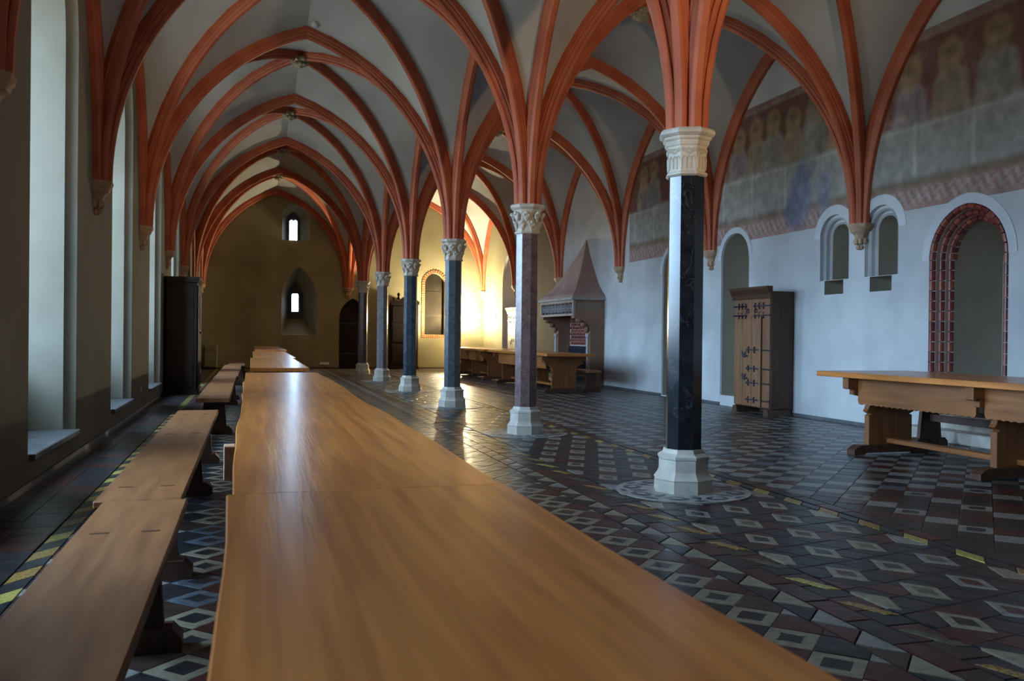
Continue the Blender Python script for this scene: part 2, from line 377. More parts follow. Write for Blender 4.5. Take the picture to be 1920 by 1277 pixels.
# door: planks + iron
dd = MB(); nP = 6; pts = arch_out(.465, 0.01, 1.75, 2.44, 0, 12)
ew3 = MB(); ew3.box(2.9, 3.95, YE+.27, YE+.33, -.02, 2.5); ew3.obj('door_reveal_back', W_BLACK, wall_back)
door = link('door_1', None, None, (3.42, YE+.2, 0)); tag(door, kind='structure')
def arch_top(x, hw, zs, za):
    R = (hw*hw+(za-zs)**2)/(2*hw); c = hw-R; return zs+math.sqrt(max(0, R*R-(abs(x)-c)**2))
for i in range(nP):
    x0 = -.46+.92*i/nP; x1 = x0+.92/nP-.006
    xs = [x0, (x0+x1)/2, x1]; p = [(x0, .01)]+[(x1, .01)]+[(x, arch_top(x, .465, 1.75, 2.44)) for x in reversed(xs)]
    b = MB(); b.prism(p, 'y', 0, .045); b.obj('plank', W_BLACK, door)
for z in (.5, 1.55):
    b = MB(); b.box(-.45, .38, -.012, .0, z, z+.05); b.obj('strap_hinge', IRON, door)
b = MB(); b.tube([(.36+.035*math.cos(a), -.02, 1.05+.05*math.sin(a)) for a in np.linspace(0, 2*PI, 13)], .008); b.obj('ring_handle', IRON, door)
# brick border of the glazed niche (each brick is a few pixels)
bk = MB(); N = 0
pathpts = []
zz = 1.10
for sgn in (-1, 1):
    z = 1.10
    while z < 3.0: bk.box(6.32+sgn*.425-.055, 6.32+sgn*.425+.055, YE-.02, YE+.03, z+.010, z+.066, 0, .006); z += .08
hw, zs, za = .425, 3.02, 3.48; R = (hw*hw+(za-zs)**2)/(2*hw); c = hw-R; te = math.acos(-c/R)
for sgn in (-1, 1):
    for i in range(8):
        t = te*(i+.5)/8; cxp, czp = 6.32+sgn*(c+R*math.cos(t)), zs+R*math.sin(t); ca, sa = sgn*math.cos(t), math.sin(t)
        u = (ca*.055, sa*.055); v = (-sa*.026, ca*.026)
        q = [(cxp+u[0]*a+v[0]*b_, czp+u[1]*a+v[1]*b_) for a, b_ in ((-1, -1), (1, -1), (1, 1), (-1, 1))]
        bk.prism(q, 'y', YE-.02, YE+.02)
x = 6.32-.37
while x < 6.70: bk.box(x+.008, x+.064, YE-.02, YE+.03, 1.10, 1.21, 0, .006); x += .077
jb = MB()
for x0, x1, z0, z1 in ((5.845, 5.96, 1.10, 3.02), (6.68, 6.795, 1.10, 3.02), (5.96, 6.68, 1.10, 1.215)): jb.box(x0, x1, YE-.010, YE, z0, z1)
a_ = arch_out(.475, 1.1, 3.02, 3.53, 0, 14)[2:]; b_ = arch_out(.36, 1.1, 3.02, 3.42, 0, 14)[2:]; n_ = len(a_)
jb.add([(6.32+p, YE-.010, z) for p, z in a_]+[(6.32+p, YE-.010, z) for p, z in b_], [(i, i+1, n_+i+1, n_+i) for i in range(n_-1)])
jb.obj('joint_bed', mat('dark_joint', (.10, .055, .025), .85), wall_back)
o = bk.obj('brick_border', BRICK_O, wall_back); tag(o, kind='stuff')
pn = MB(); fill(pn, [(6.32+a, z) for a, z in arch_out(.36, 1.22, 3.02, 3.42, 0, 10)], [], ce(.2)); pn.obj('niche_panel', mat('dark_varnished_panel', (.012, .009, .006), .85, (.02, .016, .011), 2, spec=.08), wall_back)
for zc in (1.9, 2.75):
    b = MB(); b.box(5.97, 6.67, YE+.185, YE+.2, zc, zc+.02); b.obj('panel_rail', W_BLACK, wall_back)
bb = MB()
for x0, x1 in ((XL, 2.94), (3.90, XR)): bb.box(x0, x1, YE-.02, YE, 0, .05)
tag(bb.obj('baseboard_back', W_DARK), kind='structure')
wf = MB(); wf.box(XL-1.6, XR+1.2, YB-.3, YB, -.02, 6.9); tag(wf.obj('wall_front', PL_L), kind='structure')
rf = MB(); rf.box(XL-1.7, XR+1.3, YB-.3, YE+1.4, 6.9, 7.1); tag(rf.obj('roof', WEB), kind='structure')

# ------------------------------------------------------------------ vault
def zarc(R, e): return math.sqrt(max(0, R*R-(R-e)**2))
RO, RD = 3.448, 3.56; HD = math.hypot(HX, HY)
Zt = lambda s: ZS+zarc(RO, (1-abs(s))*HX); Za = lambda s: ZS+zarc(RO, (1-abs(s))*HY); Zd = lambda t: ZS+zarc(RD, (1-t)*HD)
vm = MB()
Q = [i/12 for i in range(13)]; S_ = [-(1-q*q) for q in Q]+[(1-q*q) for q in reversed(Q[:-1])]
cells = []
M_ = 6
for kind in (0, 1):
    for sgn in (-1, 1):
        vs = []; fs = []
        for s in S_:
            for j in range(M_+1):
                f = j/M_; t = abs(s)+(1-abs(s))*f
                Ze = Zt(s) if kind == 0 else Za(s)
                z = Zd(abs(s))+(Ze-Zd(abs(s)))*f
                vs.append((s*HX, sgn*t*HY, z) if kind == 0 else (sgn*t*HX, s*HY, z))
        n1 = M_+1
        for i in range(len(S_)-1):
            for j in range(M_): fs.append((i*n1+j, i*n1+j+1, (i+1)*n1+j+1, (i+1)*n1+j))
        cells.append((vs, fs))
for k in range(-2, 6):
    for cx in (XC-HX, XC+HX):
        cyy = YK(k)+HY
        for vs, fs in cells: vm.add([(x+cx, y+cyy, z) for x, y, z in vs], fs)
ceiling = tag(vm.obj('ceiling', WEB, smooth=22), kind='structure')
PROF = [(-.078, -.03), (-.078, .055), (-.062, .068), (-.066, .085), (-.05, .105), (-.044, .125), (-.052, .135), (-.046, .152), (-.026, .17)]
PROF = PROF+[(-a, b) for a, b in reversed(PROF)]
def arch_mesh(half, R, sc_=1., n=22, halfonly=False):
    mb = MB(); P = [(a*sc_, b*sc_ if b > 0 else b) for a, b in PROF]; m = len(P)
    for sgn in ((-1,) if halfonly else (-1, 1)):
        vs = []; xc = R-half
        for i in range(n+1):
            for u, v in P:
                r = R-v; te = math.acos(max(-1, min(1, xc/r))); th = te*(i/n)
                vs.append((sgn*-(xc-r*math.cos(th))*-1 if False else sgn*(-(xc-r*math.cos(th))), u, r*math.sin(th)))
        fs = [(i*m+j, i*m+j+1, (i+1)*m+j+1, (i+1)*m+j) for i in range(n) for j in range(m-1)]
        mb.add(vs, fs)
    return mb.mesh('rib', RIB, smooth=40)
tr_me = arch_mesh(HX, RO); ac_me = arch_mesh(HY, RO); di_me = arch_mesh(HD, RD, .95); 
for k in range(-2, 7):
    for cx in (XC-HX, XC+HX): link('transverse_rib', tr_me, ceiling, (cx, YK(k)-(.05 if k == 6 else 0)+(.05 if k == -2 else 0), ZS))
for k in range(-2, 6):
    for x in (XL+.03, XC, XR-.03): link('arcade_rib' if x == XC else 'wall_rib', ac_me, ceiling, (x, YK(k)+HY, ZS), PI/2)
    for cx in (XC-HX, XC+HX):
        for s in (-1, 1): link('diagonal_rib', di_me, ceiling, (cx, YK(k)+HY, ZS), s*math.atan2(HY, HX))
# bosses
bo = MB(); bo.lathe([(-.10, .03), (-.085, .09), (-.05, .115), (-.03, .10), (0, .15), (.05, .17)], 16)
for i in range(8):
    a = 2*PI*i/8; bo.ball((.095*math.cos(a), .095*math.sin(a), -.055), (.045, .045, .035)); bo.ball((.15*math.cos(a+.4), .15*math.sin(a+.4), 0.0), (.04, .04, .03))
bo.ball((0, 0, -.10), (.05, .05, .03))
bo_me = bo.mesh('boss', mat('boss_stone', (.30, .27, .18), .75, (.42, .38, .26), 8), smooth=True)
for k in range(-2, 6):
    for cx in (XC-HX, XC+HX): link('boss', bo_me, ceiling, (cx, YK(k)+HY, ZS+3.37))
# corbels under the wall springers
cb = MB()
pr = [(-.36, .015), (-.345, .045), (-.31, .05), (-.29, .03), (-.27, .065), (-.2, .085), (-.16, .10), (-.13, .12), (-.11, .15), (-.075, .16), (-.06, .175), (-.02, .19), (0, .185)]
cb.lathe(pr, 8, rot=PI/8)
for i in range(8): a = 2*PI*i/8; cb.ball((.075*math.cos(a), .075*math.sin(a), -.24), (.03, .03, .05)); cb.ball((.05*math.cos(a+.3), .05*math.sin(a+.3), -.325), (.022, .022, .03))
cb_me = cb.mesh('corbel', CORB, smooth=35)
for k in range(-2, 7):
    yy = YK(k)-(.03 if k == 6 else 0)+(.03 if k == -2 else 0)
    link('corbel', cb_me, ceiling, (XL+.0, yy, ZS)); link('corbel', cb_me, ceiling, (XR-.0, yy, ZS))
    if k in (-2, 6): link('corbel', cb_me, ceiling, (XC, yy, ZS))
sd = MB(); sd.lathe([(-.06, .03), (-.05, .055), (-.02, .06), (.03, .06)], 16)
tag(sd.obj('smoke_detector', WHITE, None, True, (.93, 14.15, 6.10)), 'small white round smoke detector on the vault ridge', 'detector')

# ------------------------------------------------------------------ columns
ROT = math.radians(1)
base = MB(); base.lathe([(0, .236), (.095, .232), (.105, .238), (.118, .228), (.14, .212), (.165, .200), (.255, .197), (.262, .206), (.282, .208), (.292, .19), (.305, .168), (.318, .164), (.335, .158)], 8, rot=ROT)
base_me = base.mesh('base', STONE)
sh = MB(); sh.lathe([(.33, .142), (2.47, .142)], 8, rot=ROT)
# tracery capital
c1 = MB(); c1.lathe([(2.45, .150), (2.462, .168), (2.478, .165), (2.488, .148), (2.50, .148), (2.68, .160), (2.69, .172), (2.71, .18), (2.72, .176), (2.735, .192), (2.752, .194), (2.757, .205), (2.772, .224), (2.795, .224), (2.812, .208)], 8, rot=ROT)
for i in range(8):
    a = ROT+PI/8+2*PI*i/8; n_ = Vector((math.cos(a), math.sin(a), 0)); t_ = Vector((-n_.y, n_.x, 0))
    ap = lambda z: (.148+(z-2.50)/.18*.012)*math.cos(PI/8)
    def P(u, z): return n_*(ap(z)+.003)+t_*u+Vector((0, 0, z))
    for u in (-.055, -.018, .018, .055): c1.tube([P(u, 2.505), P(u, 2.58)], .005, 4)
    for u in (-.036, 0, .036): c1.tube([P(u-.018, 2.575), P(u-.010, 2.592), P(u, 2.602), P(u+.010, 2.592), P(u+.018, 2.575)], .005, 4)
    for (u, z) in ((0, 2.64), (-.042, 2.65), (.042, 2.65)):
        rr = .023 if u == 0 else .014; c1.tube([P(u+rr*math.cos(q), z+rr*math.sin(q)) for q in np.linspace(0, 2*PI, 9)], .005, 4)
        for q in (.78, 2.36, 3.93, 5.5): c1.ball(P(u+rr*.5*math.cos(q), z+rr*.5*math.sin(q)), .005, 0, 5, 4)
tracery_me = c1.mesh('capital', STONE)
c2 = MB(); c2.lathe([(2.45, .150), (2.462, .168), (2.478, .165), (2.488, .142), (2.60, .146), (2.70, .17), (2.745, .185), (2.757, .205), (2.772, .222), (2.80, .224), (2.812, .208)], 8, rot=ROT)
foliage_me = c2.mesh('capital', STONE)
lf = MB(); lf.ball((.155, 0, .03), (.022, .04, .045)); lf.ball((.178, 0, .065), (.024, .028, .022)); lf.ball((.168, .026, .045), (.015, .018, .022)); lf.ball((.168, -.026, .045), (.015, .018, .022)); lf.ball((.155, 0, -.01), (.014, .014, .03))
leaf_me = lf.mesh('leaf', STONE, True)
lab = ['tall column with black veined marble shaft and tracery capital, nearest and largest', 'column with speckled reddish granite shaft and leafy capital, second from the front',
       'column with dark grey granite shaft in front of the bright lamp glow', 'column with blue-black granite shaft between the wardrobe and the brick-framed niche',
       'slender mauve-grey granite column just left of the carved wardrobe', 'farthest column, maroon granite shaft beside the dark pointed door']
for k in range(-1, 6):
    t = thing('column', lab[k] if k >= 0 else 'black marble column standing behind the viewpoint, out of the picture', 'column', (XC, YK(k), 0), group='arcade columns')
    link('base', base_me, t); m = SHAFTS[k] if k >= 0 else SHAFTS[0]
    link('shaft', sh.mesh('shaft', m), t)
    cap = link('capital', tracery_me if k in (-1, 0) else foliage_me, t)
    if k > 0:
        for tier, (z, f, n) in enumerate(((2.52, .93, 8), (2.63, 1.1, 8))):
            for i in range(n):
                l_ = link('leaf', leaf_me, cap, (0, 0, z), ROT+2*PI*(i+.5*tier)/n); l_.scale = (f, f, 1.05)

# ------------------------------------------------------------------ wall painting (flat colour on the wall)
def paint():
    ys = np.arange(3.0, 18.14, .03); zs = np.arange(2.88, 5.14, .03)
    Y, Z = np.meshgrid(ys, zs, indexing='ij'); rng = np.random.RandomState(3)
    C = np.zeros(Y.shape+(3,)); C[:] = (.15, .065, .052)
    def blend(m, c, a=1.): C[:] = C*(1-(m*a)[..., None])+np.array(c)*(m*a)[..., None]
    soft = lambda d, w=.03: np.clip(.5-d/w/2, 0, 1)
    ell = lambda cy, cz, ry, rz, w=.05: soft((np.hypot((Y-cy)/ry, (Z-cz)/rz)-1)*min(ry, rz), w)
    cols = [(.27, .22, .16), (.24, .23, .20), (.30, .23, .15), (.17, .18, .13), (.30, .19, .13), (.24, .20, .21)]
    pos = [17.4, 16.9, 15.3, 14.6, 14.05, 13.55, 13.0, 12.5, 11.95, 11.4, 10.75, 9.40, 8.72, 8.02, 7.3, 6.6, 5.9, 5.2]
    for i, cy in enumerate(pos):
        h = 4.66+.05*math.sin(i*2.1); c = cols[i % 6]
        body = soft(np.abs(Y-cy)-(.07+.20*np.clip((h-.10-Z)/.16, 0, 1)**.6+.08*np.clip((h-.3-Z)/.4, 0, 1)), .05)*soft(Z-(h-.08), .05)
        blend(body, c, .85)
        blend(soft(np.abs(Y-cy+.05)-.06-.1*np.clip((h-Z)/.8, 0, 1), .04)*soft(Z-(h-.18), .05), [x*.7 for x in c], .6)
        for s in (-1, 1): blend(soft(np.abs(np.abs(Y-cy-s*.14)-.03*(h-Z))-.012, .02)*soft(Z-(h-.25)), [x*.6 for x in c], .5)
        blend(ell(cy, h+.02, .19, .21), (.30, .23, .11), .8); blend(ell(cy, h+.02, .155, .175), (.23, .15, .08), .8)
        blend(ell(cy, h-.01, .085, .115), (.34, .24, .16), .8); blend(ell(cy, h+.07, .09, .05), (.11, .06, .035), .8)
        blend(ell(cy, h-.09, .055, .05), (.16, .10, .06), .5)
        for s in (-1, 1): blend(ell(cy+s*.03, h+.0, .014, .012, .02), (.08, .05, .03), .7)
        blend(ell(cy+.14, 4.08, .06, .05), (.36, .26, .18), .6)
    cloth = soft(Z-(3.98+.02*np.sin(Y*2))); blend(cloth, (.27, .26, .235), 1.)
    sw = np.abs(((Y+.2) % .95)-.475)
    fold = 3.90-.55*np.cos(sw/.475*PI/2)*.6
    for q in (0, .10, .22): blend(soft(np.abs(Z-fold+q)-.008, .03)*cloth, (.23, .235, .22), .6)
    blend(soft(np.abs(sw-.475)-.02, .03)*cloth, (.46, .45, .38), .7); blend(soft(np.abs(Z-3.93)-.015)*cloth, (.42, .42, .36), .6)
    band = soft(Z-3.24); blend(band, (.26, .15, .12), 1.); blend(soft(np.abs(Z-3.235)-.05), (.16, .13, .085), .85)
    fret = ((np.floor((Y+Z*.5)/.07)+np.floor(Z/.06)) % 2)*soft(np.abs(Z-3.04)-.11); blend(fret, (.34, .29, .27), .7)
    blend(soft(np.abs(Z-2.90)-.02), (.34, .22, .19), .8)
    top = soft(5.02-Z); blend(top, (.24, .16, .13), .9); blend(soft(np.abs(Z-5.03)-.01), (.33, .25, .2), .7)
    # kneeling figures in blue before the cloth
    for cy, cz, ry, rz, c in ((11.75, 3.42, .28, .46, (.115, .135, .21)), (11.62, 3.80, .2, .16, (.12, .14, .22)), (11.15, 3.38, .16, .34, (.16, .19, .24)), (11.95, 3.2, .22, .22, (.10, .12, .19)), (11.5, 4.25, .16, .4, (.26, .25, .22))):
        blend(ell(cy, cz, ry, rz, .08), c, .85)
    for q in range(9): blend(soft(np.abs((Y-11.78+.02*q*3)-(Z-3.4)*(.25-.06*q))-.008, .02)*ell(11.75, 3.42, .26, .44), (.24, .27, .33), .6)
    blend(((Y > 16.9) & (Y < 17.6) & (Z < 4.35) & (Z > 3.95)).astype(float)*1., (.14, .13, .17), .5)
    # worn margins and losses
    def nz(sx, sz):
        a = rng.rand(int(15.2/sx)+3, int(2.4/sz)+3); iy = (Y-3)/sx; iz = (Z-2.88)/sz; i0 = iy.astype(int); j0 = iz.astype(int); fy = iy-i0; fz = iz-j0
        return (a[i0, j0]*(1-fy)*(1-fz)+a[i0+1, j0]*fy*(1-fz)+a[i0, j0+1]*(1-fy)*fz+a[i0+1, j0+1]*fy*fz)
    n1 = nz(.5, .4)*.5+nz(.15, .13)*.3+nz(.05, .05)*.2
    C[:] = C*1.35; C[:] *= (.82+.32*n1)[..., None]; blend(np.clip((n1-.60)*4, 0, 1), (.40, .34, .28), .35)
    m = MB(); nY, nZ = Y.shape
    m.v = [(XR-.004, float(a), float(b)) for a, b in zip(Y.ravel(), Z.ravel())]
    inside = lambda y, z: any(abs(y-cy) < hw+wd and z < (zs+math.sqrt(max(0, 1-((y-cy)/(hw+wd))**2))*(za+wd-zs)) for cy, hw, zs, za, wd in ((13.64, .46, 2.60, 3.05, .08), (15.96, .50, 2.52, 3.00, .08), (10.9, .33, 2.70, 3.02, .12), (9.91, .33, 2.70, 3.02, .12), (8.43, .60, 2.20, 2.84, .08)))
    m.f = [(i*nZ+j, (i+1)*nZ+j, (i+1)*nZ+j+1, i*nZ+j+1) for i in range(nY-1) for j in range(nZ-1) if not inside(ys[i]+.015, zs[j]+.015)]; m.m = [0]*len(m.f)
    me = bpy.data.meshes.new('wall_painting'); me.from_pydata(m.v, [], m.f)
    ca = me.color_attributes.new('paint', 'FLOAT_COLOR', 'POINT'); ca.data.foreach_set('color', np.concatenate([C.reshape(-1, 3), np.ones((nY*nZ, 1))], 1).astype(np.float32).ravel())
    me.materials.append(mat('fresco', (1, 1, 1), .85, (.72, .72, .72), 6, attr='paint', bump=.2, bscale=10))
    return link('wall_painting', me)
tag(paint(), 'faded medieval wall painting of haloed figures at a long table, high on the right wall', 'painting')

# ------------------------------------------------------------------ floor
fl = MB(); fl.box(XL-1.6, XR+1.2, YB-.3, YE+1.4, -.2, -.012)
floor = tag(fl.obj('floor', mat('floor_bed', (.03, .028, .026), .8)), kind='structure')
def tmat(nm, c, v, sc_=14, rough=.33, con=(.35, .65)):
    return mat(nm, c, rough, v, sc_, bump=.35, bscale=14, coords='UV', contrast=con, spec=.27)
TM = [tmat('tile_slate', (0.0105, 0.0118, 0.0143), (0.0223, 0.0248, 0.0285)), tmat('tile_charcoal', (0.0136, 0.0124, 0.0136), (0.0298, 0.0260, 0.0279)), tmat('tile_maroon', (0.0372, 0.0112, 0.0099), (0.0682, 0.0211, 0.0174)),
      tmat('tile_brown', (0.0279, 0.0167, 0.0136), (0.0527, 0.0310, 0.0248)), tmat('tile_cream', (0.1600, 0.1360, 0.0920), (0.2560, 0.2240, 0.1600), 22), tmat('tile_greycream', (.14, .135, .12), (.23, .22, .20), 18),
      tmat('tile_ochre', (0.1280, 0.0640, 0.0160), (0.3360, 0.2160, 0.0640), 60, con=(.45, .55)), tmat('tile_yellow', (0.2400, 0.1920, 0.0400), (0.4000, 0.3360, 0.0960), 50, con=(.42, .58)), tmat('tile_greenslate', (0.0099, 0.0149, 0.0149), (0.0186, 0.0260, 0.0260)),
      tmat('tile_bluegrey', (0.0434, 0.0527, 0.0682), (0.1040, 0.1200, 0.1440), 20), tmat('tile_olive', (0.0465, 0.0434, 0.0279), (0.1040, 0.0960, 0.0640), 20)]
SL, CH, MA, BR, CR, GC, OC, YE_, GS, BG, OL = range(11)
def clip(poly, ax, val, keep):
    out = []
    for i in range(len(poly)):
        a, b = poly[i], poly[(i+1) % len(poly)]; ia = (a[ax]-val)*keep >= 0; ib = (b[ax]-val)*keep >= 0
        if ia: out.append(a)
        if ia != ib:
            t = (val-a[ax])/(b[ax]-a[ax]); out.append((a[0]+(b[0]-a[0])*t, a[1]+(b[1]-a[1])*t))
    return out
TILES = []   # (poly, mat, inner, flower, z)
def put(poly, mi, inner=None, flower=None, rect=None, z=0.):
    full = True
    if rect:
        n0 = len(poly); p0 = poly
        for ax, v, k in ((0, rect[0], 1), (0, rect[1], -1), (1, rect[2], 1), (1, rect[3], -1)):
            poly = clip(poly, ax, v, k)
            if len(poly) < 3: return
        full = len(poly) == n0 and all(abs(a[0]-b[0])+abs(a[1]-b[1]) < 1e-6 for a, b in zip(poly, p0))
    A = abs(sum(poly[i][0]*poly[(i+1) % len(poly)][1]-poly[(i+1) % len(poly)][0]*poly[i][1] for i in range(len(poly))))/2
    if A < 6e-4: return
    if not full: inner = flower = None
    TILES.append((poly, mi, inner, flower, z, A))
rnd = random.Random(11)
D = .144
def diamonds(x0, x1, xo, yo, ya, yb, colour):
    i0, i1 = int((x0-xo)/D)-2, int((x1-xo)/D)+2
    for i in range(i0, i1+1):
        for j in range(int((ya-yo)/D)-2, int((yb-yo)/D)+3):
            if (i+j) % 2: continue
            cx, cyy = xo+i*D, yo+j*D
            mi, inn, flw = colour(i, j, cx, cyy)
            put([(cx-D, cyy), (cx, cyy-D), (cx+D, cyy), (cx, cyy+D)], mi, inn, flw, (x0, x1, ya, yb))
def dark(): return rnd.choice((SL, CH, MA, BR, CH, MA, GS))
def col_left(i, j, x, y):
    if i % 16 == 0:
        r = (j//2) % 2; return (CR if x > 1 else BG if rnd.random() < .4 else CR, (SL if rnd.random() < .8 else BR) if r else None, None if r else SL)
    if i % 8 == 0: return (GC, SL, None)
    if i % 4 == 2 and j % 4 == 2: return (GC, None, None)
    return (dark(), None, None)
YA, YZ = YB, YE
diamonds(-1.0, 2.29, 2.09, 3.04, YA, YZ, col_left)
def col_right(i, j, x, y):
    if y > 5.9:
        if i % 2 == 0: return (GC if rnd.random() < .75 else rnd.choice((BG, OL)), None, None)
        return (dark(), None, None)
    if i % 4 == 0: return (rnd.choice((GC, CR, GC)), SL if j % 4 == 0 else None, None)
    if i % 4 == 2: return (rnd.choice((SL, GS, MA)), None, None)
    return (dark(), None, None)
diamonds(4.06, XR-.01, 4.44, 6.22, YA, YZ, col_right)
def rows(x0, x1, py, cols, off=0.):
    y = YA+off
    while y < YZ: put([(x0, y), (x1, y), (x1, y+py), (x0, y+py)], cols[int(round((y-YA)/py)) % len(cols)] if cols else dark(), None, None, (x0, x1, YA, YZ)); y += py
rows(XL+.01, -1.36, .21, None); rows(-1.36, -1.12, .21, None)
# yellow bar borders
y = YA
while y < YZ:
    for (xa, wd_, s) in ((-1.11, .105, 1.25), (3.83, .085, .85)):
        c_ = YE_ if rnd.random() < .6 else OC
        b0 = [(xa, y), (xa+wd_, y+.11*s), (xa+wd_, y+.11*s+.205), (xa, y+.205)]
        b1 = [(p[0], p[1]+.2085) for p in b0]
        put(b0, c_, None, None, (xa, xa+.105, YA, YZ)); put(b1, rnd.choice((SL, GS)), None, None, (xa, xa+.105, YA, YZ))
    y += .417
rows(3.94, 4.055, .288, (SL, MA, CH))
# triangles strip and plain strip
y = 3.204-.288*40
while y < YZ:
    put([(2.30, y), (2.434, y-.13), (2.434, y+.13)], CR if rnd.random() < .85 else GC, None, None, (2.29, 2.44, YA, YZ))
    put([(2.295, y+.004), (2.434, y+.140), (2.295, y+.284)], dark(), None, None, (2.29, 2.44, YA, YZ))
    y += .288
rows(2.44, 2.57, .288, (MA, CH, MA, BR))
y = YA
while y < YZ:
    put([(2.586, y+.246), (2.647, y+.23), (2.731, y), (2.670, y+.019)], rnd.choice((OC, OC, YE_, OL)), None, None, (2.57, 2.74, YA, YZ), .0015)
    put([(2.575, y-.1), (2.735, y-.1), (2.735, y+.096), (2.575, y+.096)], dark(), None, None, (2.57, 2.74, YA, YZ), -.0015)
    put([(2.575, y+.1), (2.735, y+.1), (2.735, y+.296), (2.575, y+.296)], dark(), None, None, (2.57, 2.74, YA, YZ), -.0015)
    y += .400
# central strip of framed rhombs
v1 = (.339, .065); v2 = (.169, -.358); rect = (2.745, 3.82, YA, YZ)
for a in range(-80, 120):
    for b in range(-120, 90):
        x = 2.937+a*v1[0]+b*v2[0]; y = 3.80+a*v1[1]+b*v2[1]
        if not (2.4 < x < 4.2 and YA-.5 < y < YZ+.5): continue
        for fa in (0, .5):
            for fb in (0, .5):
                px_, py_ = x+(fa-.25)*v1[0]+(fb-.25)*v2[0], y+(fa-.25)*v1[1]+(fb-.25)*v2[1]; h1 = (v1[0]/4, v1[1]/4); h2 = (v2[0]/4, v2[1]/4)
                put([(px_-h1[0]-h2[0], py_-h1[1]-h2[1]), (px_+h1[0]-h2[0], py_+h1[1]-h2[1]), (px_+h1[0]+h2[0], py_+h1[1]+h2[1]), (px_-h1[0]+h2[0], py_-h1[1]+h2[1])], rnd.choice((SL, CH, MA, GS, SL)), None, None, rect, -.0015)
        put([(x-.015, y+.163), (x+.095, y+.028), (x+.021, y-.154), (x-.102, y-.036)], rnd.choice((CR, CR, GC, CR)), rnd.choice((OL, SL, MA)), None, rect, .0015)
def tile_geo(mb, uvs, poly, mi, inner, flower, z, c, tilt=(0, 0)):
    n = len(poly); r = math.sqrt(max(1e-9, sum((p[0]-c[0])**2+(p[1]-c[1])**2 for p in poly)/n)); g = 1-.0019/r; g2 = g-.006/r
    H = lambda x, y: z+tilt[0]*(x-c[0])+tilt[1]*(y-c[1])
    def ring(s, zz): return [(c[0]+(p[0]-c[0])*s, c[1]+(p[1]-c[1])*s) + (zz,) for p in poly]
    V = [(x, y, -.012) for x, y, _ in ring(g, 0)]+[(x, y, H(x, y)-.0015) for x, y, _ in ring(g, 0)]+[(x, y, H(x, y)) for x, y, _ in ring(g2, 0)]
    F = []; Mi = []
    for rr in (0, 1):
        for k in range(n): F.append((rr*n+k, rr*n+(k+1) % n, (rr+1)*n+(k+1) % n, (rr+1)*n+k)); Mi.append(mi)
    if inner is not None or flower is not None:
        if inner is not None:
            s = g2*.56; V += [(x, y, H(x, y)) for x, y, _ in ring(s, 0)]
            for k in range(n): F.append((2*n+k, 2*n+(k+1) % n, 3*n+(k+1) % n, 3*n+k)); Mi.append(mi)
            F.append(tuple(range(3*n, 4*n))); Mi.append(inner)
        else:
            m_ = 16; o = len(V); R0 = r*.62
            for q in range(m_):
                a = 2*PI*q/m_; rr_ = R0*(.42+.30*abs(math.cos(2*a))+.1*math.cos(8*a)); x, y = c[0]+rr_*math.cos(a), c[1]+rr_*math.sin(a); V.append((x, y, H(x, y)))
            sides = [[] for _ in range(n)]
            F.append(tuple(range(o, o+m_))); Mi.append(flower)
            # bridge from outer quad (4 corners at angles 180,270,0,90) to 16-gon
            corner = {0: 8, 1: 12, 2: 0, 3: 4}
            for k in range(n):
                a0 = corner[k]
                for q in range(4):
                    i0 = o+(a0+q) % m_; i1 = o+(a0+q+1) % m_
                    if q < 2: F.append((2*n+k, i1, i0))
                    else: F.append((2*n+(k+1) % n, i1, i0))
                    Mi.append(mi)
                F.append((2*n+k, 2*n+(k+1) % n, o+(a0+2) % m_)); Mi.append(mi)
    else: F.append(tuple(range(2*n, 3*n))); Mi.append(mi)
    o = len(mb.v); mb.v += V; mb.f += [tuple(i+o for i in f) for f in F]; mb.m += Mi
    ox, oy = rnd.random()*40, rnd.random()*40
    for f in F:
        for i in f: uvs += [V[i][0]-c[0]+ox, V[i][1]-c[1]+oy]
def finish_tiles(mb, uvs, name):
    me = bpy.data.meshes.new(name); me.from_pydata(mb.v, [], mb.f)
    for m in TM: me.materials.append(m)
    me.polygons.foreach_set('material_index', mb.m)
    u = me.uv_layers.new(name='UVMap'); u.data.foreach_set('uv', np.array(uvs, np.float32))
    return me
def hidden(x, y):   # tile seen through a table top or bench?
    for (x0, x1, y0, y1, z) in ((-.05, .72, -2, 9.8, .78), (-.03, .72, 11, 29, .78), (-.64, -.26, -.6, 9.0, .45)):
        t = (1.2-z)/1.2
        if x0 <= x*t <= x1 and y0 <= y*t <= y1: return True
    return False
scored = []
for i, (poly, mi, inn, flw, z, A) in enumerate(TILES):
    cx = sum(p[0] for p in poly)/len(poly); cyy = sum(p[1] for p in poly)/len(poly)
    v = Vector((cx, cyy, 0))-CAM; d = v.dot(Fv); s = 0
    if d > .5:
        u_, w_ = FPX*v.dot(R2)/d, FPX*v.dot(U2)/d
        if abs(u_) < 955 and abs(w_) < 636 and not hidden(cx, cyy): s = A/d**3
    scored.append((s, i, cx, cyy))
top = set(i for s, i, _, _ in sorted(scored, reverse=True)[:296] if s > 0)
rest = MB(); ruv = []; cache = {}
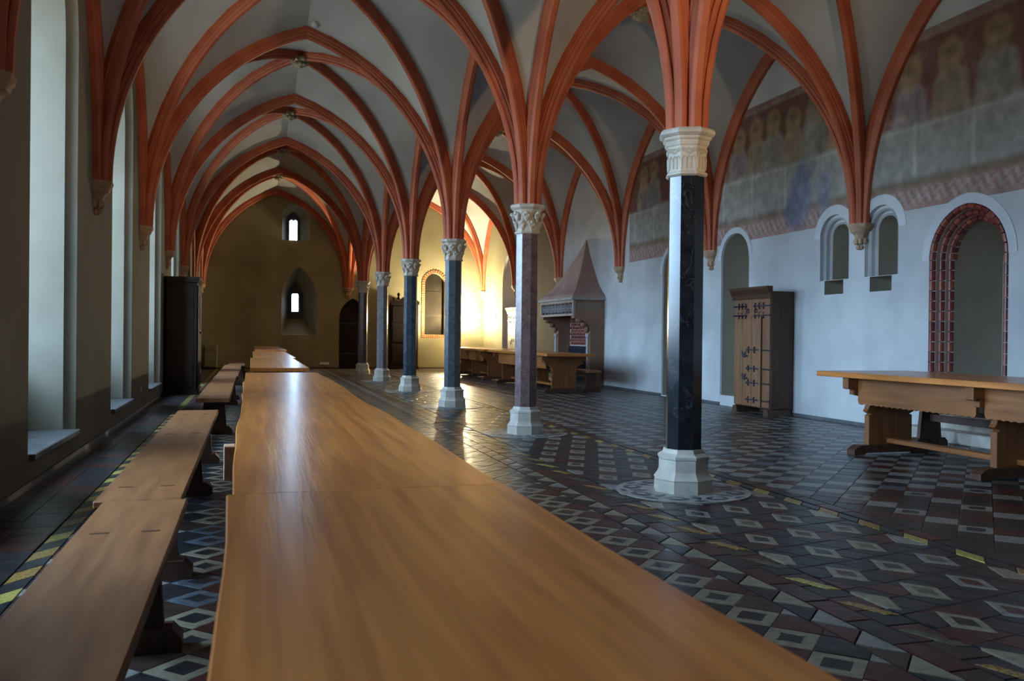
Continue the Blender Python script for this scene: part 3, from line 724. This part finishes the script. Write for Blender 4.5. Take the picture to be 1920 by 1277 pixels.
for s, i, cx, cyy in scored:
    poly, mi, inn, flw, z, A = TILES[i]
    tilt = (rnd.gauss(0, .0045), rnd.gauss(0, .0045)); dz = rnd.gauss(0, .0004)
    if i in top:
        rel = [(p[0]-cx, p[1]-cyy) for p in poly]; key = (tuple(round(a, 3) for p in rel for a in p), mi, inn, flw, round(z, 4))
        if key not in cache:
            b = MB(); uv = []; tile_geo(b, uv, rel, mi, inn, flw, z, (0, 0)); cache[key] = finish_tiles(b, uv, 'tile')
        o = link('tile', cache[key], floor, (cx, cyy, dz)); o.rotation_euler = (tilt[1], -tilt[0], 0)
    else: tile_geo(rest, ruv, poly, mi, inn, flw, z+dz, (cx, cyy), tilt)
o = link('tile_field', finish_tiles(rest, ruv, 'tile_field'), floor); tag(o, kind='stuff')
# rosettes round the column feet
ro = MB(); n = 48
def ringp(r0, r1, mi, z):
    vs = [(r0*math.cos(2*PI*k/n), r0*math.sin(2*PI*k/n), z) for k in range(n)]+[(r1*math.cos(2*PI*k/n), r1*math.sin(2*PI*k/n), z) for k in range(n)]
    ro.add(vs, [(k, (k+1) % n, n+(k+1) % n, n+k) for k in range(n)], mi)
ringp(.20, .515, 0, .006); ringp(.515, .522, 0, .006)
ro.add([(.522*math.cos(2*PI*k/n), .522*math.sin(2*PI*k/n), z) for z in (.006, -.01) for k in range(n)], [(k, (k+1) % n, n+(k+1) % n, n+k) for k in range(n)], 0)
for i in range(8):
    a = 2*PI*i/8+.2
    for (rr, la, lb, mi, z) in ((.40, .085, .095, 1, .0075), (.40, .04, .045, 0, .009)):
        vs = [((rr+la*math.cos(q)*.85)*math.cos(a)-lb*math.sin(q)*math.sin(a), (rr+la*math.cos(q)*.85)*math.sin(a)+lb*math.sin(q)*math.cos(a), z) for q in np.linspace(0, 2*PI, 13)[:-1]]
        ro.add(vs, [tuple(range(12))], mi)
    b_ = a+PI/8; vs = [(r*math.cos(b_+t), r*math.sin(b_+t), .0075) for r, t in ((.26, 0), (.36, -.11), (.43, 0), (.36, .11))]
    ro.add(vs, [(0, 1, 2, 3)], 1)
    for r0 in (.46,):
        vs = [(r*math.cos(b_+t), r*math.sin(b_+t), .0075) for r, t in ((.45, -.09), (.495, -.12), (.495, .12), (.45, .09))]; ro.add(vs, [(0, 1, 2, 3)], 1)
ro_me = ro.mesh('rosette', [mat('rosette_cream', (.24, .235, .21), .4, (.36, .35, .32), 30), mat('rosette_slate', (.035, .045, .065), .35, (.06, .07, .09), 20)])
for k in range(-1, 6): link('rosette', ro_me, floor, (XC, YK(k), 0))

# ------------------------------------------------------------------ refectory tables
def trestle_pts(w, h, hw, foot):   # silhouette of a trestle board in x-z
    R_ = [(hw, foot), (hw, h*.57), (hw*.88, h*.59), (hw*1.10, h*.63), (hw*1.02, h*.67), (hw*.98, h*.72), (hw*1.08, h*.79), (hw*1.30, h*.85), (w*.80, h*.88), (w*.80, h)]
    return [(-x, z) for x, z in R_]+[(x, z) for x, z in reversed(R_)]
def table(label, x0, x1, y0, y1, ztop, th, supports, hw, aprons=True, mats=(W_OAK, W_MID, W_DARK, W_APR), over=.05, group=None, wavy=False, split=True, beam_out=0.):
    cx = (x0+x1)/2; t = thing('refectory_table', label, 'table', (cx, (y0+y1)/2, 0), 0, group); w = (x1-x0)/2; L = (y1-y0)/2
    top, side, feet, apr = mats
    n = 16; mb = MB()
    def plank(a0, a1, nm='top_plank'):
        mb = MB(); e = .004; rows_ = []
        for i in range(n+1):
            y = -L+2*L*i/n; d0 = (math.sin(y*2.1+x0*9)*.006+math.sin(y*5.3)*.003) if wavy else 0; d1 = (math.sin(y*1.7+2)*.009+math.sin(y*4.1)*.004) if wavy else 0
            u0 = a0+(d0 if a0 == -w else 0); u1 = a1+(d1 if a1 == w else 0)
            rows_.append([(u0+e, y, ztop), (u0+(u1-u0)*.5, y, ztop), (u1-e, y, ztop), (u1, y, ztop-e), (u1, y, ztop-th+e), (u1-e, y, ztop-th), (u0+e, y, ztop-th), (u0, y, ztop-th+e), (u0, y, ztop-e)])
        m = 9; vs = [p for r in rows_ for p in r]; fs = [(i*m+j, i*m+(j+1) % m, (i+1)*m+(j+1) % m, (i+1)*m+j) for i in range(n) for j in range(m)]+[tuple(range(m)), tuple(range(n*m, n*m+m))]
        mb.add(vs, fs); mb.obj(nm, top, t)
    if split: plank(-w, .1*w); plank(.1*w+.001, w)
    else: plank(-w, w, 'tabletop')
    h = ztop-th; H = []
    for s in supports:
        s = s-(y0+y1)/2
        b = MB(); b.prism(trestle_pts(w, h-.09, hw, .09), 'y', s-.035, s+.035); tr = b.obj('trestle', side, t)
        b = MB(); fw = w*.80; b.prism([(-fw, 0), (-fw+.12, 0), (-fw+.15, .02), (fw-.15, .02), (fw-.12, 0), (fw, 0), (fw, .05), (fw-.03, .075), (fw-.08, .10), (-fw+.08, .10), (-fw+.03, .075), (-fw, .05)], 'y', s-.06, s+.06); b.obj('foot', feet, t)
        b = MB(); bw = w*.93; b.prism([(-bw, h-.11), (-bw+.02, h-.12), (-bw+.05, h-.095), (bw-.05, h-.095), (bw-.02, h-.12), (bw, h-.11), (bw, h), (-bw, h)], 'y', s-.045, s+.045); b.obj('cross_beam', side, t)
        H.append(s)
    if aprons:
        ya, yb = H[0], H[-1]
        segs = sorted(H)
        for sx in (-1, 1):
            for a, b_ in zip(segs[:-1], segs[1:]):
                mb = MB(); a += .046; b_ -= .046; m = max(6, int((b_-a)/.075)); pts = [(b_, h), (a, h), (a, h-.24)]
                for i in range(m):
                    for q in (.15, .5, .85): pts.append((a+(b_-a)*(i+q)/m, h-.26-.018*math.sin(PI*q)))
                pts.append((b_, h-.24)); xx = sx*w*.70
                mb.prism(pts, 'x', xx-.014, xx+.014); mb.obj('apron', apr, t)
                mb = MB(); mb.box(xx-sx*.0-.017, xx+.017, a, b_, h-.225, h-.215); mb.obj('apron_bead', apr, t)
    mb = MB(); mb.box(-.05, .05, min(H)+.0, max(H), .12, .17, 0, .005); mb.obj('stretcher', apr, t)
    return t
G = 'long row of oak tables'
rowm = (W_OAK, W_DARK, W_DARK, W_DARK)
table('nearest oak table, warm brown, its top filling the lower middle of the picture', -.05, .70, -1.7, 2.385, .780, .035, [-1.2, 1.95], .17, True, rowm, group=G, wavy=True, split=False)
t2 = table('second oak table of the long row, joined on behind the nearest one', -.05, .70, 2.39, 6.40, .780, .035, [3.76, 5.7], .17, True, rowm, group=G, wavy=True, beam_out=.0, split=False)
table('third oak table of the long row, bluish sheen on top, before the gap', -.05, .71, 6.405, 9.75, .780, .035, [6.9, 9.3], .17, True, rowm, group=G, wavy=True, split=False)
table('fourth oak table of the long row, first beyond the gap', .0, .70, 11.05, 15.6, .780, .045, [11.6, 15.0], .17, True, rowm, group=G)
table('fifth oak table of the long row, glossy with window light', .05, .76, 15.61, 21.0, .780, .045, [16.2, 20.4], .17, True, rowm, group=G)
table('last oak table of the long row, top slightly raised, nearest the end wall', .10, .84, 21.5, 28.2, .800, .045, [22.1, 27.5], .17, True, rowm, group=G)
for s in (-1,):
    b = MB(); b.box(-.375-.05, -.375-.005, 3.76-4.395-.045, 3.76-4.395+.045, .605, .742, 0, .003); b.obj('beam_end', W_END, t2)
rt = table('heavy oak trestle table with scalloped apron beside the red brick portal', 5.90, 7.06, 3.9, 8.17, .86, .055, [4.45, 6.10, 7.74], .27, True, (W_OAK, W_MID, W_DARK, W_APR), split=False)
table('dark oak trestle table in front of the fireplace', 5.88, 6.95, 17.15, 21.9, .84, .055, [17.6, 19.4, 21.4], .27, True, (W_OAK, W_MID, W_DARK, W_APR), split=False)
table('oak trestle table beyond the fireplace, end brightened by the lamp', 5.90, 6.95, 22.3, 26.6, .84, .055, [22.9, 24.6, 26.1], .27, True, (W_OAK, W_MID, W_DARK, W_APR), split=False)

# ------------------------------------------------------------------ benches
def bench(label, x0, x1, y0, y1, ztop, th, legs, mats=(W_OAK2, W_DARK), group='benches along the left of the table row', pegs=True):
    cx, cyb = (x0+x1)/2, (y0+y1)/2; t = thing('bench', label, 'bench', (cx, cyb, 0), 0, group); w = (x1-x0)/2; L = (y1-y0)/2
    b = MB(); b.box(-w, w, -L, L, ztop-th, ztop, 0, .006); b.obj('seat', mats[0], t)
    for s in legs:
        s -= cyb
        b = MB(); h = ztop-th; b.prism([(-w*.62, h), (-w*.72, h*.6), (-w*.80, .06), (w*.80, .06), (w*.72, h*.6), (w*.62, h)], 'y', s-.025, s+.025); b.obj('leg', mats[1], t)
        b = MB(); b.prism([(-w*1.15, 0), (w*1.15, 0), (w*1.15, .05), (w*.95, .09), (-w*.95, .09), (-w*1.15, .05)], 'y', s-.05, s+.05); b.obj('foot', mats[1], t)
        if pegs:
            for sx in (-1, 1):
                b = MB(); b.box(sx*w*.5-.033, sx*w*.5+.033, s-.011, s+.011, ztop-.01, ztop+.0012); b.obj('tenon', W_DARK, t)
    b = MB(); b.box(-.016, .016, legs[0]-cyb, legs[-1]-cyb, ztop-th-.12, ztop-th-.04); b.obj('rail', mats[1], t)
    return t
bench('nearest brown bench, running out of the picture at lower left', -.62, -.265, -.7, 4.20, .45, .04, [-.2, 3.55])
bench('second bench, end to end behind the nearest one', -.66, -.29, 4.215, 8.97, .452, .035, [4.57, 6.9, 8.5])
bench('third bench, thick dark front end, beyond a gap', -.59, -.225, 10.6, 15.95, .45, .05, [11.0, 15.4])
bench('fourth bench, small, pushed against the third', -.58, -.20, 16.0, 21.6, .45, .05, [16.5, 21.0], pegs=False)
bench('farthest bench of the row, near the end wall', -.50, -.12, 21.8, 27.8, .46, .05, [22.4, 27.2], pegs=False)
bench('dark bench between the heavy table and the right wall', 7.28, 7.66, 3.6, 8.5, .45, .05, [4.2, 8.25], (W_DARK, W_DARK), group='benches by the right wall', pegs=False)
bench('dark bench in front of the fireplace opening', 6.93, 7.27, 17.55, 21.4, .47, .05, [17.75, 21.0], (W_OAK2, W_DARK), group='benches by the right wall', pegs=False)

# ------------------------------------------------------------------ fireplace
fp = thing('fireplace', 'hooded fireplace with tapering plastered hood, pierced mantel and brick cheeks', 'fireplace', (XR, 20.75, 0))
fx = .84   # hood projection
b = MB()   # curved pyramid hood against wall, local -x is into the room
H_ = [(2.14, 1.0), (2.22, .965), (2.30, .85), (2.45, .70), (2.65, .555), (2.95, .37), (3.3, .18), (3.66, .015)]
vs = []; 
for z, f in H_:
    vs += [(0, -1.27*f, z), (-fx*f, -1.27*f, z), (-fx*f, 1.27*f, z), (0, 1.27*f, z)]
fs = [(i*4+j, i*4+j+1, i*4+j+5, i*4+j+4) for i in range(len(H_)-1) for j in range(3)]+[(0, 1, 2, 3)]
b.add(vs, fs); b.obj('hood', FIRE_S, fp, smooth=25)
b = MB(); b.box(-fx-.02, 0, -1.29, 1.29, 2.08, 2.15, 0, .01); b.obj('hood_moulding', mat('grey_moulding', (.30, .30, .30), .7, (.4, .4, .39), 5), fp)
b = MB(); b.box(-fx+.06, 0, -1.22, -1.18, 1.70, 2.08); b.box(-fx+.06, 0, 1.18, 1.22, 1.70, 2.08); b.box(-fx+.06, -.02, -1.18, 1.18, 2.0, 2.08); b.obj('mantel_box', FIRE_B, fp)
b = MB(); b.box(-fx+.03, -fx+.09, -1.23, 1.23, 1.70, 1.76, 0, .006); b.box(-fx+.03, -fx+.09, -1.23, 1.23, 2.02, 2.08, 0, .006)
for y in (-1.23, 1.15): b.box(-fx+.03, -fx+.09, y, y+.08, 1.76, 2.02, 0, .006)
b.obj('mantel_frame', mat('mantel_stone', (.30, .25, .22), .7, (.4, .34, .3), 6), fp)
b = MB()
for i in range(9):
    yy = -1.15+2.30*(i+.5)/9
    for q in range(4):
        a = PI/4+PI/2*q; b.tube([(-fx+.06, yy+.05*math.cos(a)+.045*math.cos(p), 1.89+.05*math.sin(a)+.045*math.sin(p)) for p in np.linspace(0, 2*PI, 9)], .011, 5)
    b.box(-fx+.045, -fx+.075, yy+.118, yy+.137, 1.76, 2.02)
b.obj('tracery', mat('tracery_stone', (.34, .36, .36), .7), fp)
b = MB(); b.box(-fx+.12, -fx+.14, -1.15, 1.15, 1.76, 2.02); b.obj('tracery_backing', NAVY, fp)
b = MB(); b.box(-.70, -.08, -1.224, -1.221, 1.86, 2.0); b.obj('side_panel', mat('side_panel_grey', (.22, .19, .16), .7), fp)
for s in (-1, 1):
    y0, y1 = (s*1.27-.09*(s > 0)*2, s*1.27+.09*(s < 0)*2) if True else 0
    a0, a1 = min(s*1.22, s*1.05), max(s*1.22, s*1.05)
    c_ = [(-.36, 0), (0, 0), (0, 1.70), (-fx+.06, 1.70), (-fx+.06, 1.64)]+[(-fx+.06+.42*math.sin(q), 1.64-.26*(1-math.cos(q)) if False else 1.64-.30*(1-math.cos(q))) for q in (.3, .6, .9, 1.2, 1.5)]
    b = MB(); b.prism(c_, 'y', a0, a1); b.obj('cheek', FIRE_B, fp)
    b = MB(); b.lathe([(0, .05), (.08, .05), (.09, .035), (1.18, .035), (1.2, .05), (1.28, .055)], 8, -.40, (a0+a1)/2); b.obj('colonnette', mat('colonnette_stone', (.5, .52, .52), .6), fp)
    b = MB(); b.ball((-.62, (a0+a1)/2, 1.60), (.10, .08, .06)); b.ball((-.50, (a0+a1)/2, 1.50), (.09, .07, .07)); b.ball((-.42, (a0+a1)/2, 1.38), (.06, .07, .09)); b.obj('scroll_bracket', FIRE_B, fp, True)
b = MB(); b.box(-.03, -.004, -1.05, 1.05, 0, 1.70); b.obj('mortar_bed', MORT, fp)
bmesh_cache = [brick_mesh('brick', .235, .068, .03, m) for m in BRICKM]
for r in range(9):
    for c_ in range(9):
        yy = -1.05+.125+.2475*c_-(.1237 if r % 2 else 0)
        if yy < -1.0 or yy > .98: continue
        link('brick', bmesh_cache[(r*5+c_*3) % 3], fp, (-.04, yy, 1.03+.08*r))
b = MB(); b.box(-.12, -.04, -.95, .95, .02, .96, 0, .02); b.obj('fireback', NAVY, fp)
for i in range(9):
    b = MB(); b.tube([(-.13, -.85+.2*i, .1), (-.13, -.72+.19*i, .88)], .012, 5); b.obj('fireback_rib', NAVY, fp)
b = MB(); b.box(-fx, .0, -1.3, 1.3, .0, .04, 0, .008); b.obj('hearth', SLATE, fp)

# ------------------------------------------------------------------ iron-bound cabinets
def scroll(b, y, z, L, s=1., x=-.0):   # a strap hinge with curls, along local y
    b.tube([(x, y, z), (x, y+s*L, z)], .012, 5)
    for f in (.35, .62, .88):
        for sg in (-1, 1):
            b.tube([(x, y+s*L*f, z), (x, y+s*(L*f+.03), z+sg*.018), (x, y+s*(L*f+.03), z+sg*.04), (x, y+s*(L*f+.008), z+sg*.042)], .011, 5)
    b.ball((x, y+s*L, z), (.008, .022, .022), 0, 6, 4)
def cabinet(label, loc, wy, dp, h, cornice=True, m1=W_CAB, m2=W_DARK, rz=0.):
    t = thing('iron_bound_cabinet', label, 'cabinet', loc, rz)   # local: front at x=-dp, wall at x=0, y from 0..wy
    b = MB(); b.box(-dp+.03, 0, 0, wy, .10, h-.06, 0, .005); b.obj('carcass', m2, t)
    n = 4
    for i in range(n):
        y0 = .01+(wy-.02)*i/n; b = MB(); b.box(-dp, -dp+.03, y0, y0+(wy-.02)/n-.009, .12, h-.17, 0, .003); b.obj('front_plank', m1, t)
    b = MB(); b.box(-dp-.028, -dp, wy*.20, wy*.20+.05, .12, h-.45); b.box(-dp-.012, -dp, .0, wy, h-.42, h-.39); b.obj('door_batten', m1, t)
    if cornice:
        b = MB(); b.prism([(-dp-.015, h-.17), (-dp-.03, h-.10), (-dp-.075, h-.02), (-dp-.085, h+.02), (-dp+.02, h+.02), (-dp+.02, h-.17)], 'y', -.035, wy+.035); b.obj('cornice', m2, t)
    for i, (yy, ww) in enumerate(((-.01, .16), (wy-.15, .16))):
        b = MB(); b.prism([(yy, 0), (yy+ww, 0), (yy+ww*.8, .10), (yy+ww*.2, .10)] , 'x', -dp-.02, -.02); b.obj('foot', m2, t)
    for z in (.22, .22+.27*(h/2), .22+.50*(h/2), .22+.80*(h/2)):
        b = MB(); scroll(b, .0, z, wy*.62, 1, -dp-.008); b.obj('strap_hinge', IRON, t)
    for z in (h-.45+.02, h-.28):
        b = MB(); scroll(b, .0, z, wy*.42, 1, -dp-.008); scroll(b, wy, z, wy*.36, -1, -dp-.008); b.obj('strap_hinge', IRON, t)
    b = MB()
    for sy in (.38, .60): 
        for q in range(5): a = q*2*PI/5; b.ball((-dp-.008, wy*sy+.035*math.cos(a), h-.36+.035*math.sin(a)), (.006, .02, .02), 0, 6, 4)
    b.obj('iron_rosette', IRON, t)
    for z in (.22+.36*(h/2), .22+.72*(h/2)):
        b = MB(); b.prism([(wy*.70-.04, z-.05), (wy*.70+.05, z-.04), (wy*.70+.06, z+.05), (wy*.70, z+.02), (wy*.70-.06, z+.055)], 'x', -dp-.012, -dp); b.ball((-dp-.015, wy*.60, z-.02), .015, 0, 6, 4); b.obj('lock_plate', IRON, t)
    return t
cabinet('tall oak cabinet with dark wrought iron straps beside the round-headed niche', (XR-.02, 11.85, 0), 1.05, .42, 2.0)
cabinet('iron-strapped cabinet standing in the far niche beside the lamp glow', (XR+.45, 26.7, 0), 1.2, .42, 2.1, True, wood('pale_oak', (.10, .075, .035), (.17, .125, .06), .5, axis='z'), W_DARK)

# left dark cupboard
cu = thing('cupboard', 'tall near-black wooden cupboard between the left windows', 'cupboard', (-1.56, 18.05, 0))
b = MB(); b.box(0, .56, 0, 1.3, .06, 2.18, 0, .006); b.obj('carcass', W_BLACK, cu)
b = MB(); b.prism([(-.0, 2.18), (-.03, 2.24), (-.03, 2.28), (.61, 2.28), (.61, 2.24), (.57, 2.18)], 'y', -.04, 1.34); b.obj('cornice', W_BLACK, cu)
b = MB(); b.box(.0, .58, -.02, 1.32, 0, .08); b.obj('plinth', W_BLACK, cu)
for y0 in (.04, .66):
    b = MB(); b.box(.56, .58, y0, y0+.60, .12, 2.12, 0, .004); d_ = b.obj('door', W_BLACK, cu)
    b = MB(); b.ball((.60, y0+(.54 if y0 < .5 else .06), 1.2), .02); b.obj('knob', IRON, d_)
for z0, z1 in ((.14, 1.0), (1.1, 2.1)):
    b = MB(); b.box(.06, .50, -.012, 0, z0, z1, 0, .003); b.obj('side_panel', W_BLACK, cu)
b = MB(); b.box(.585, .60, .62, .66, 1.35, 1.95, 0, .003); b.obj('metal_strip', mat('steel', (.5, .52, .55), .3, metal=.9), cu)
# carved wardrobe by the end wall
wd = thing('wardrobe', 'dark carved wardrobe with crested top and finial against the end wall', 'wardrobe', (4.68, YE-.03, 0))
b = MB(); b.box(0, .95, -.5, 0, .1, 2.28, 0, .008); b.obj('carcass', W_BLACK, wd)
b = MB(); b.prism([(-.03, 2.26), (.98, 2.26), (.98, 2.36), (.90, 2.42), (.80, 2.42), (.72, 2.36), (.62, 2.46), (.475, 2.56), (.34, 2.46), (.24, 2.36), (.16, 2.42), (.04, 2.42), (-.03, 2.36)], 'y', -.54, -.40); b.obj('crest', W_BLACK, wd)
b = MB(); b.lathe([(2.44, .03), (2.48, .05), (2.53, .02), (2.57, .045), (2.62, .05), (2.66, .02), (2.68, .005)], 10, .25, -.47); b.lathe([(2.40, .03), (2.45, .04), (2.5, .015)], 8, .42, -.47); b.lathe([(2.40, .03), (2.45, .04), (2.5, .015)], 8, .08, -.47); b.obj('finial', W_BLACK, wd, True)
for x0 in (.05, .49):
    for z0, z1 in ((.2, .85), (.95, 1.55), (1.62, 2.2)): b = MB(); b.box(x0, x0+.41, -.515, -.5, z0, z1, 0, .004); b.obj('panel', W_BLACK, wd)
b = MB(); b.box(-.02, .97, -.53, 0, 0, .1); b.obj('plinth', W_BLACK, wd)

# floor lamp hidden behind the third column
LX, LY = 6.93, YE-.75
lp = thing('floor_lamp', 'uplighter floor lamp glowing in the far right corner', 'lamp', (LX, LY, 0))
b = MB(); b.lathe([(0, .16), (.02, .16), (.035, .03), (1.62, .014), (1.64, .02)], 16); b.obj('stand', IRON, lp, 30)
b = MB(); b.lathe([(1.60, .03), (1.64, .10), (1.70, .15), (1.74, .17), (1.745, .165), (1.70, .14), (1.645, .09), (1.62, .03)], 20, cap=False); b.obj('shade', mat('lamp_bowl', (.6, .55, .42), .5), lp, True)
b = MB(); b.ball((0, 0, 1.72), .05, 0, 10, 7); b.obj('bulb', mat('bulb_glow', (1, .8, .5), .5, emit=((1, .78, .42), 40.)), lp, True)
ld = bpy.data.lights.new('lamp_light', 'POINT'); ld.energy = LAMP_MAIN; ld.color = (1, .86, .54); ld.shadow_soft_size = .07
lo = bpy.data.objects.new('lamp_light', ld); COL.objects.link(lo); lo.parent = lp; lo.location = (0, 0, 1.80)
ld = bpy.data.lights.new('lamp_light_low', 'POINT'); ld.energy = LAMP_MAIN*.10; ld.color = (1, .80, .46); ld.shadow_soft_size = .05
lo = bpy.data.objects.new('lamp_light_low', ld); COL.objects.link(lo); lo.parent = lp; lo.location = (.05, .05, 1.50)
# added warm uplighter, unseen behind the viewpoint, to warm the near vault
UP = Vector((5.2, -1.5, 2.45)); AIM = Vector((2.9, 8.5, 5.6))
us = thing('added_spotlight', 'added black uplighter on a pole, unseen behind the viewpoint', 'lamp', (UP.x, UP.y, 0))
b = MB(); b.lathe([(0, .2), (.02, .2), (.03, .025), (2.30, .018), (2.32, .03)], 12); b.obj('stand', IRON, us)
b = MB(); b.lathe([(2.30, .04), (2.33, .09), (2.40, .11), (2.40, .10), (2.34, .075), (2.32, .02)], 14, cap=False); b.obj('shade', IRON, us)
ld = bpy.data.lights.new('added_spotlight_light', 'SPOT'); ld.energy = FILL_REAR; ld.color = (1, .69, .38); ld.shadow_soft_size = .12
ld.spot_size = math.radians(58); ld.spot_blend = .7
lo = bpy.data.objects.new('added_spotlight_light', ld); COL.objects.link(lo); lo.location = UP; lo.rotation_euler = (AIM-UP).to_track_quat('-Z', 'Y').to_euler()

# low pale box, sockets, switch
b = MB(); b.box(-1.45, -1.05, YE-.28, YE-.03, .05, .80, 0, .006); q = b.obj('low_cabinet', mat('drab_paint', (.20, .17, .10), .7)); tag(q, 'low drab box standing against the end wall behind the cupboard', 'cabinet')
b = MB(); b.box(-1.42, -1.08, YE-.30, YE-.28, .60, .76, 0, .003); b.box(-1.42, -1.08, YE-.30, YE-.28, .09, .56, 0, .003); b.obj('front_panel', mat('drab_paint', (.20, .17, .10), .7), q)
b = MB(); b.box(2.30, 2.62, YE-.03, YE, .14, .22, 0, .006); tag(b.obj('wall_socket', WHITE), 'white double socket low on the end wall', 'socket')
b = MB(); b.box(XL, XL+.012, 14.55, 14.63, .27, .35, 0, .003); tag(b.obj('wall_socket', WHITE), 'small socket low on the left wall between windows', 'socket')
b = MB(); b.box(XR-.012, XR, 29.2, 29.28, 1.75, 1.95, 0, .003); tag(b.obj('light_switch', IRON), 'dark switch plate on the bright wall near the far corner', 'switch')

# daylight portals at the windows (sampling aids for the sky light only)
def portal(loc, sx_, sy_, rot):
    d = bpy.data.lights.new('sky_portal', 'AREA'); d.shape = 'RECTANGLE'; d.size = sx_; d.size_y = sy_; d.cycles.is_portal = True
    o = bpy.data.objects.new('sky_portal', d); COL.objects.link(o); o.location = loc; o.rotation_euler = rot
for cy in LEFTWIN[:6]: portal((XL-1.36, cy, 3.05), 3.95, 1.55, (0, -PI/2, 0))
portal((1.40, YE+.9, 4.78), .32, .8, (-PI/2, 0, 0)); portal((1.50, YE+1.25, 2.29), .28, .7, (-PI/2, 0, 0))
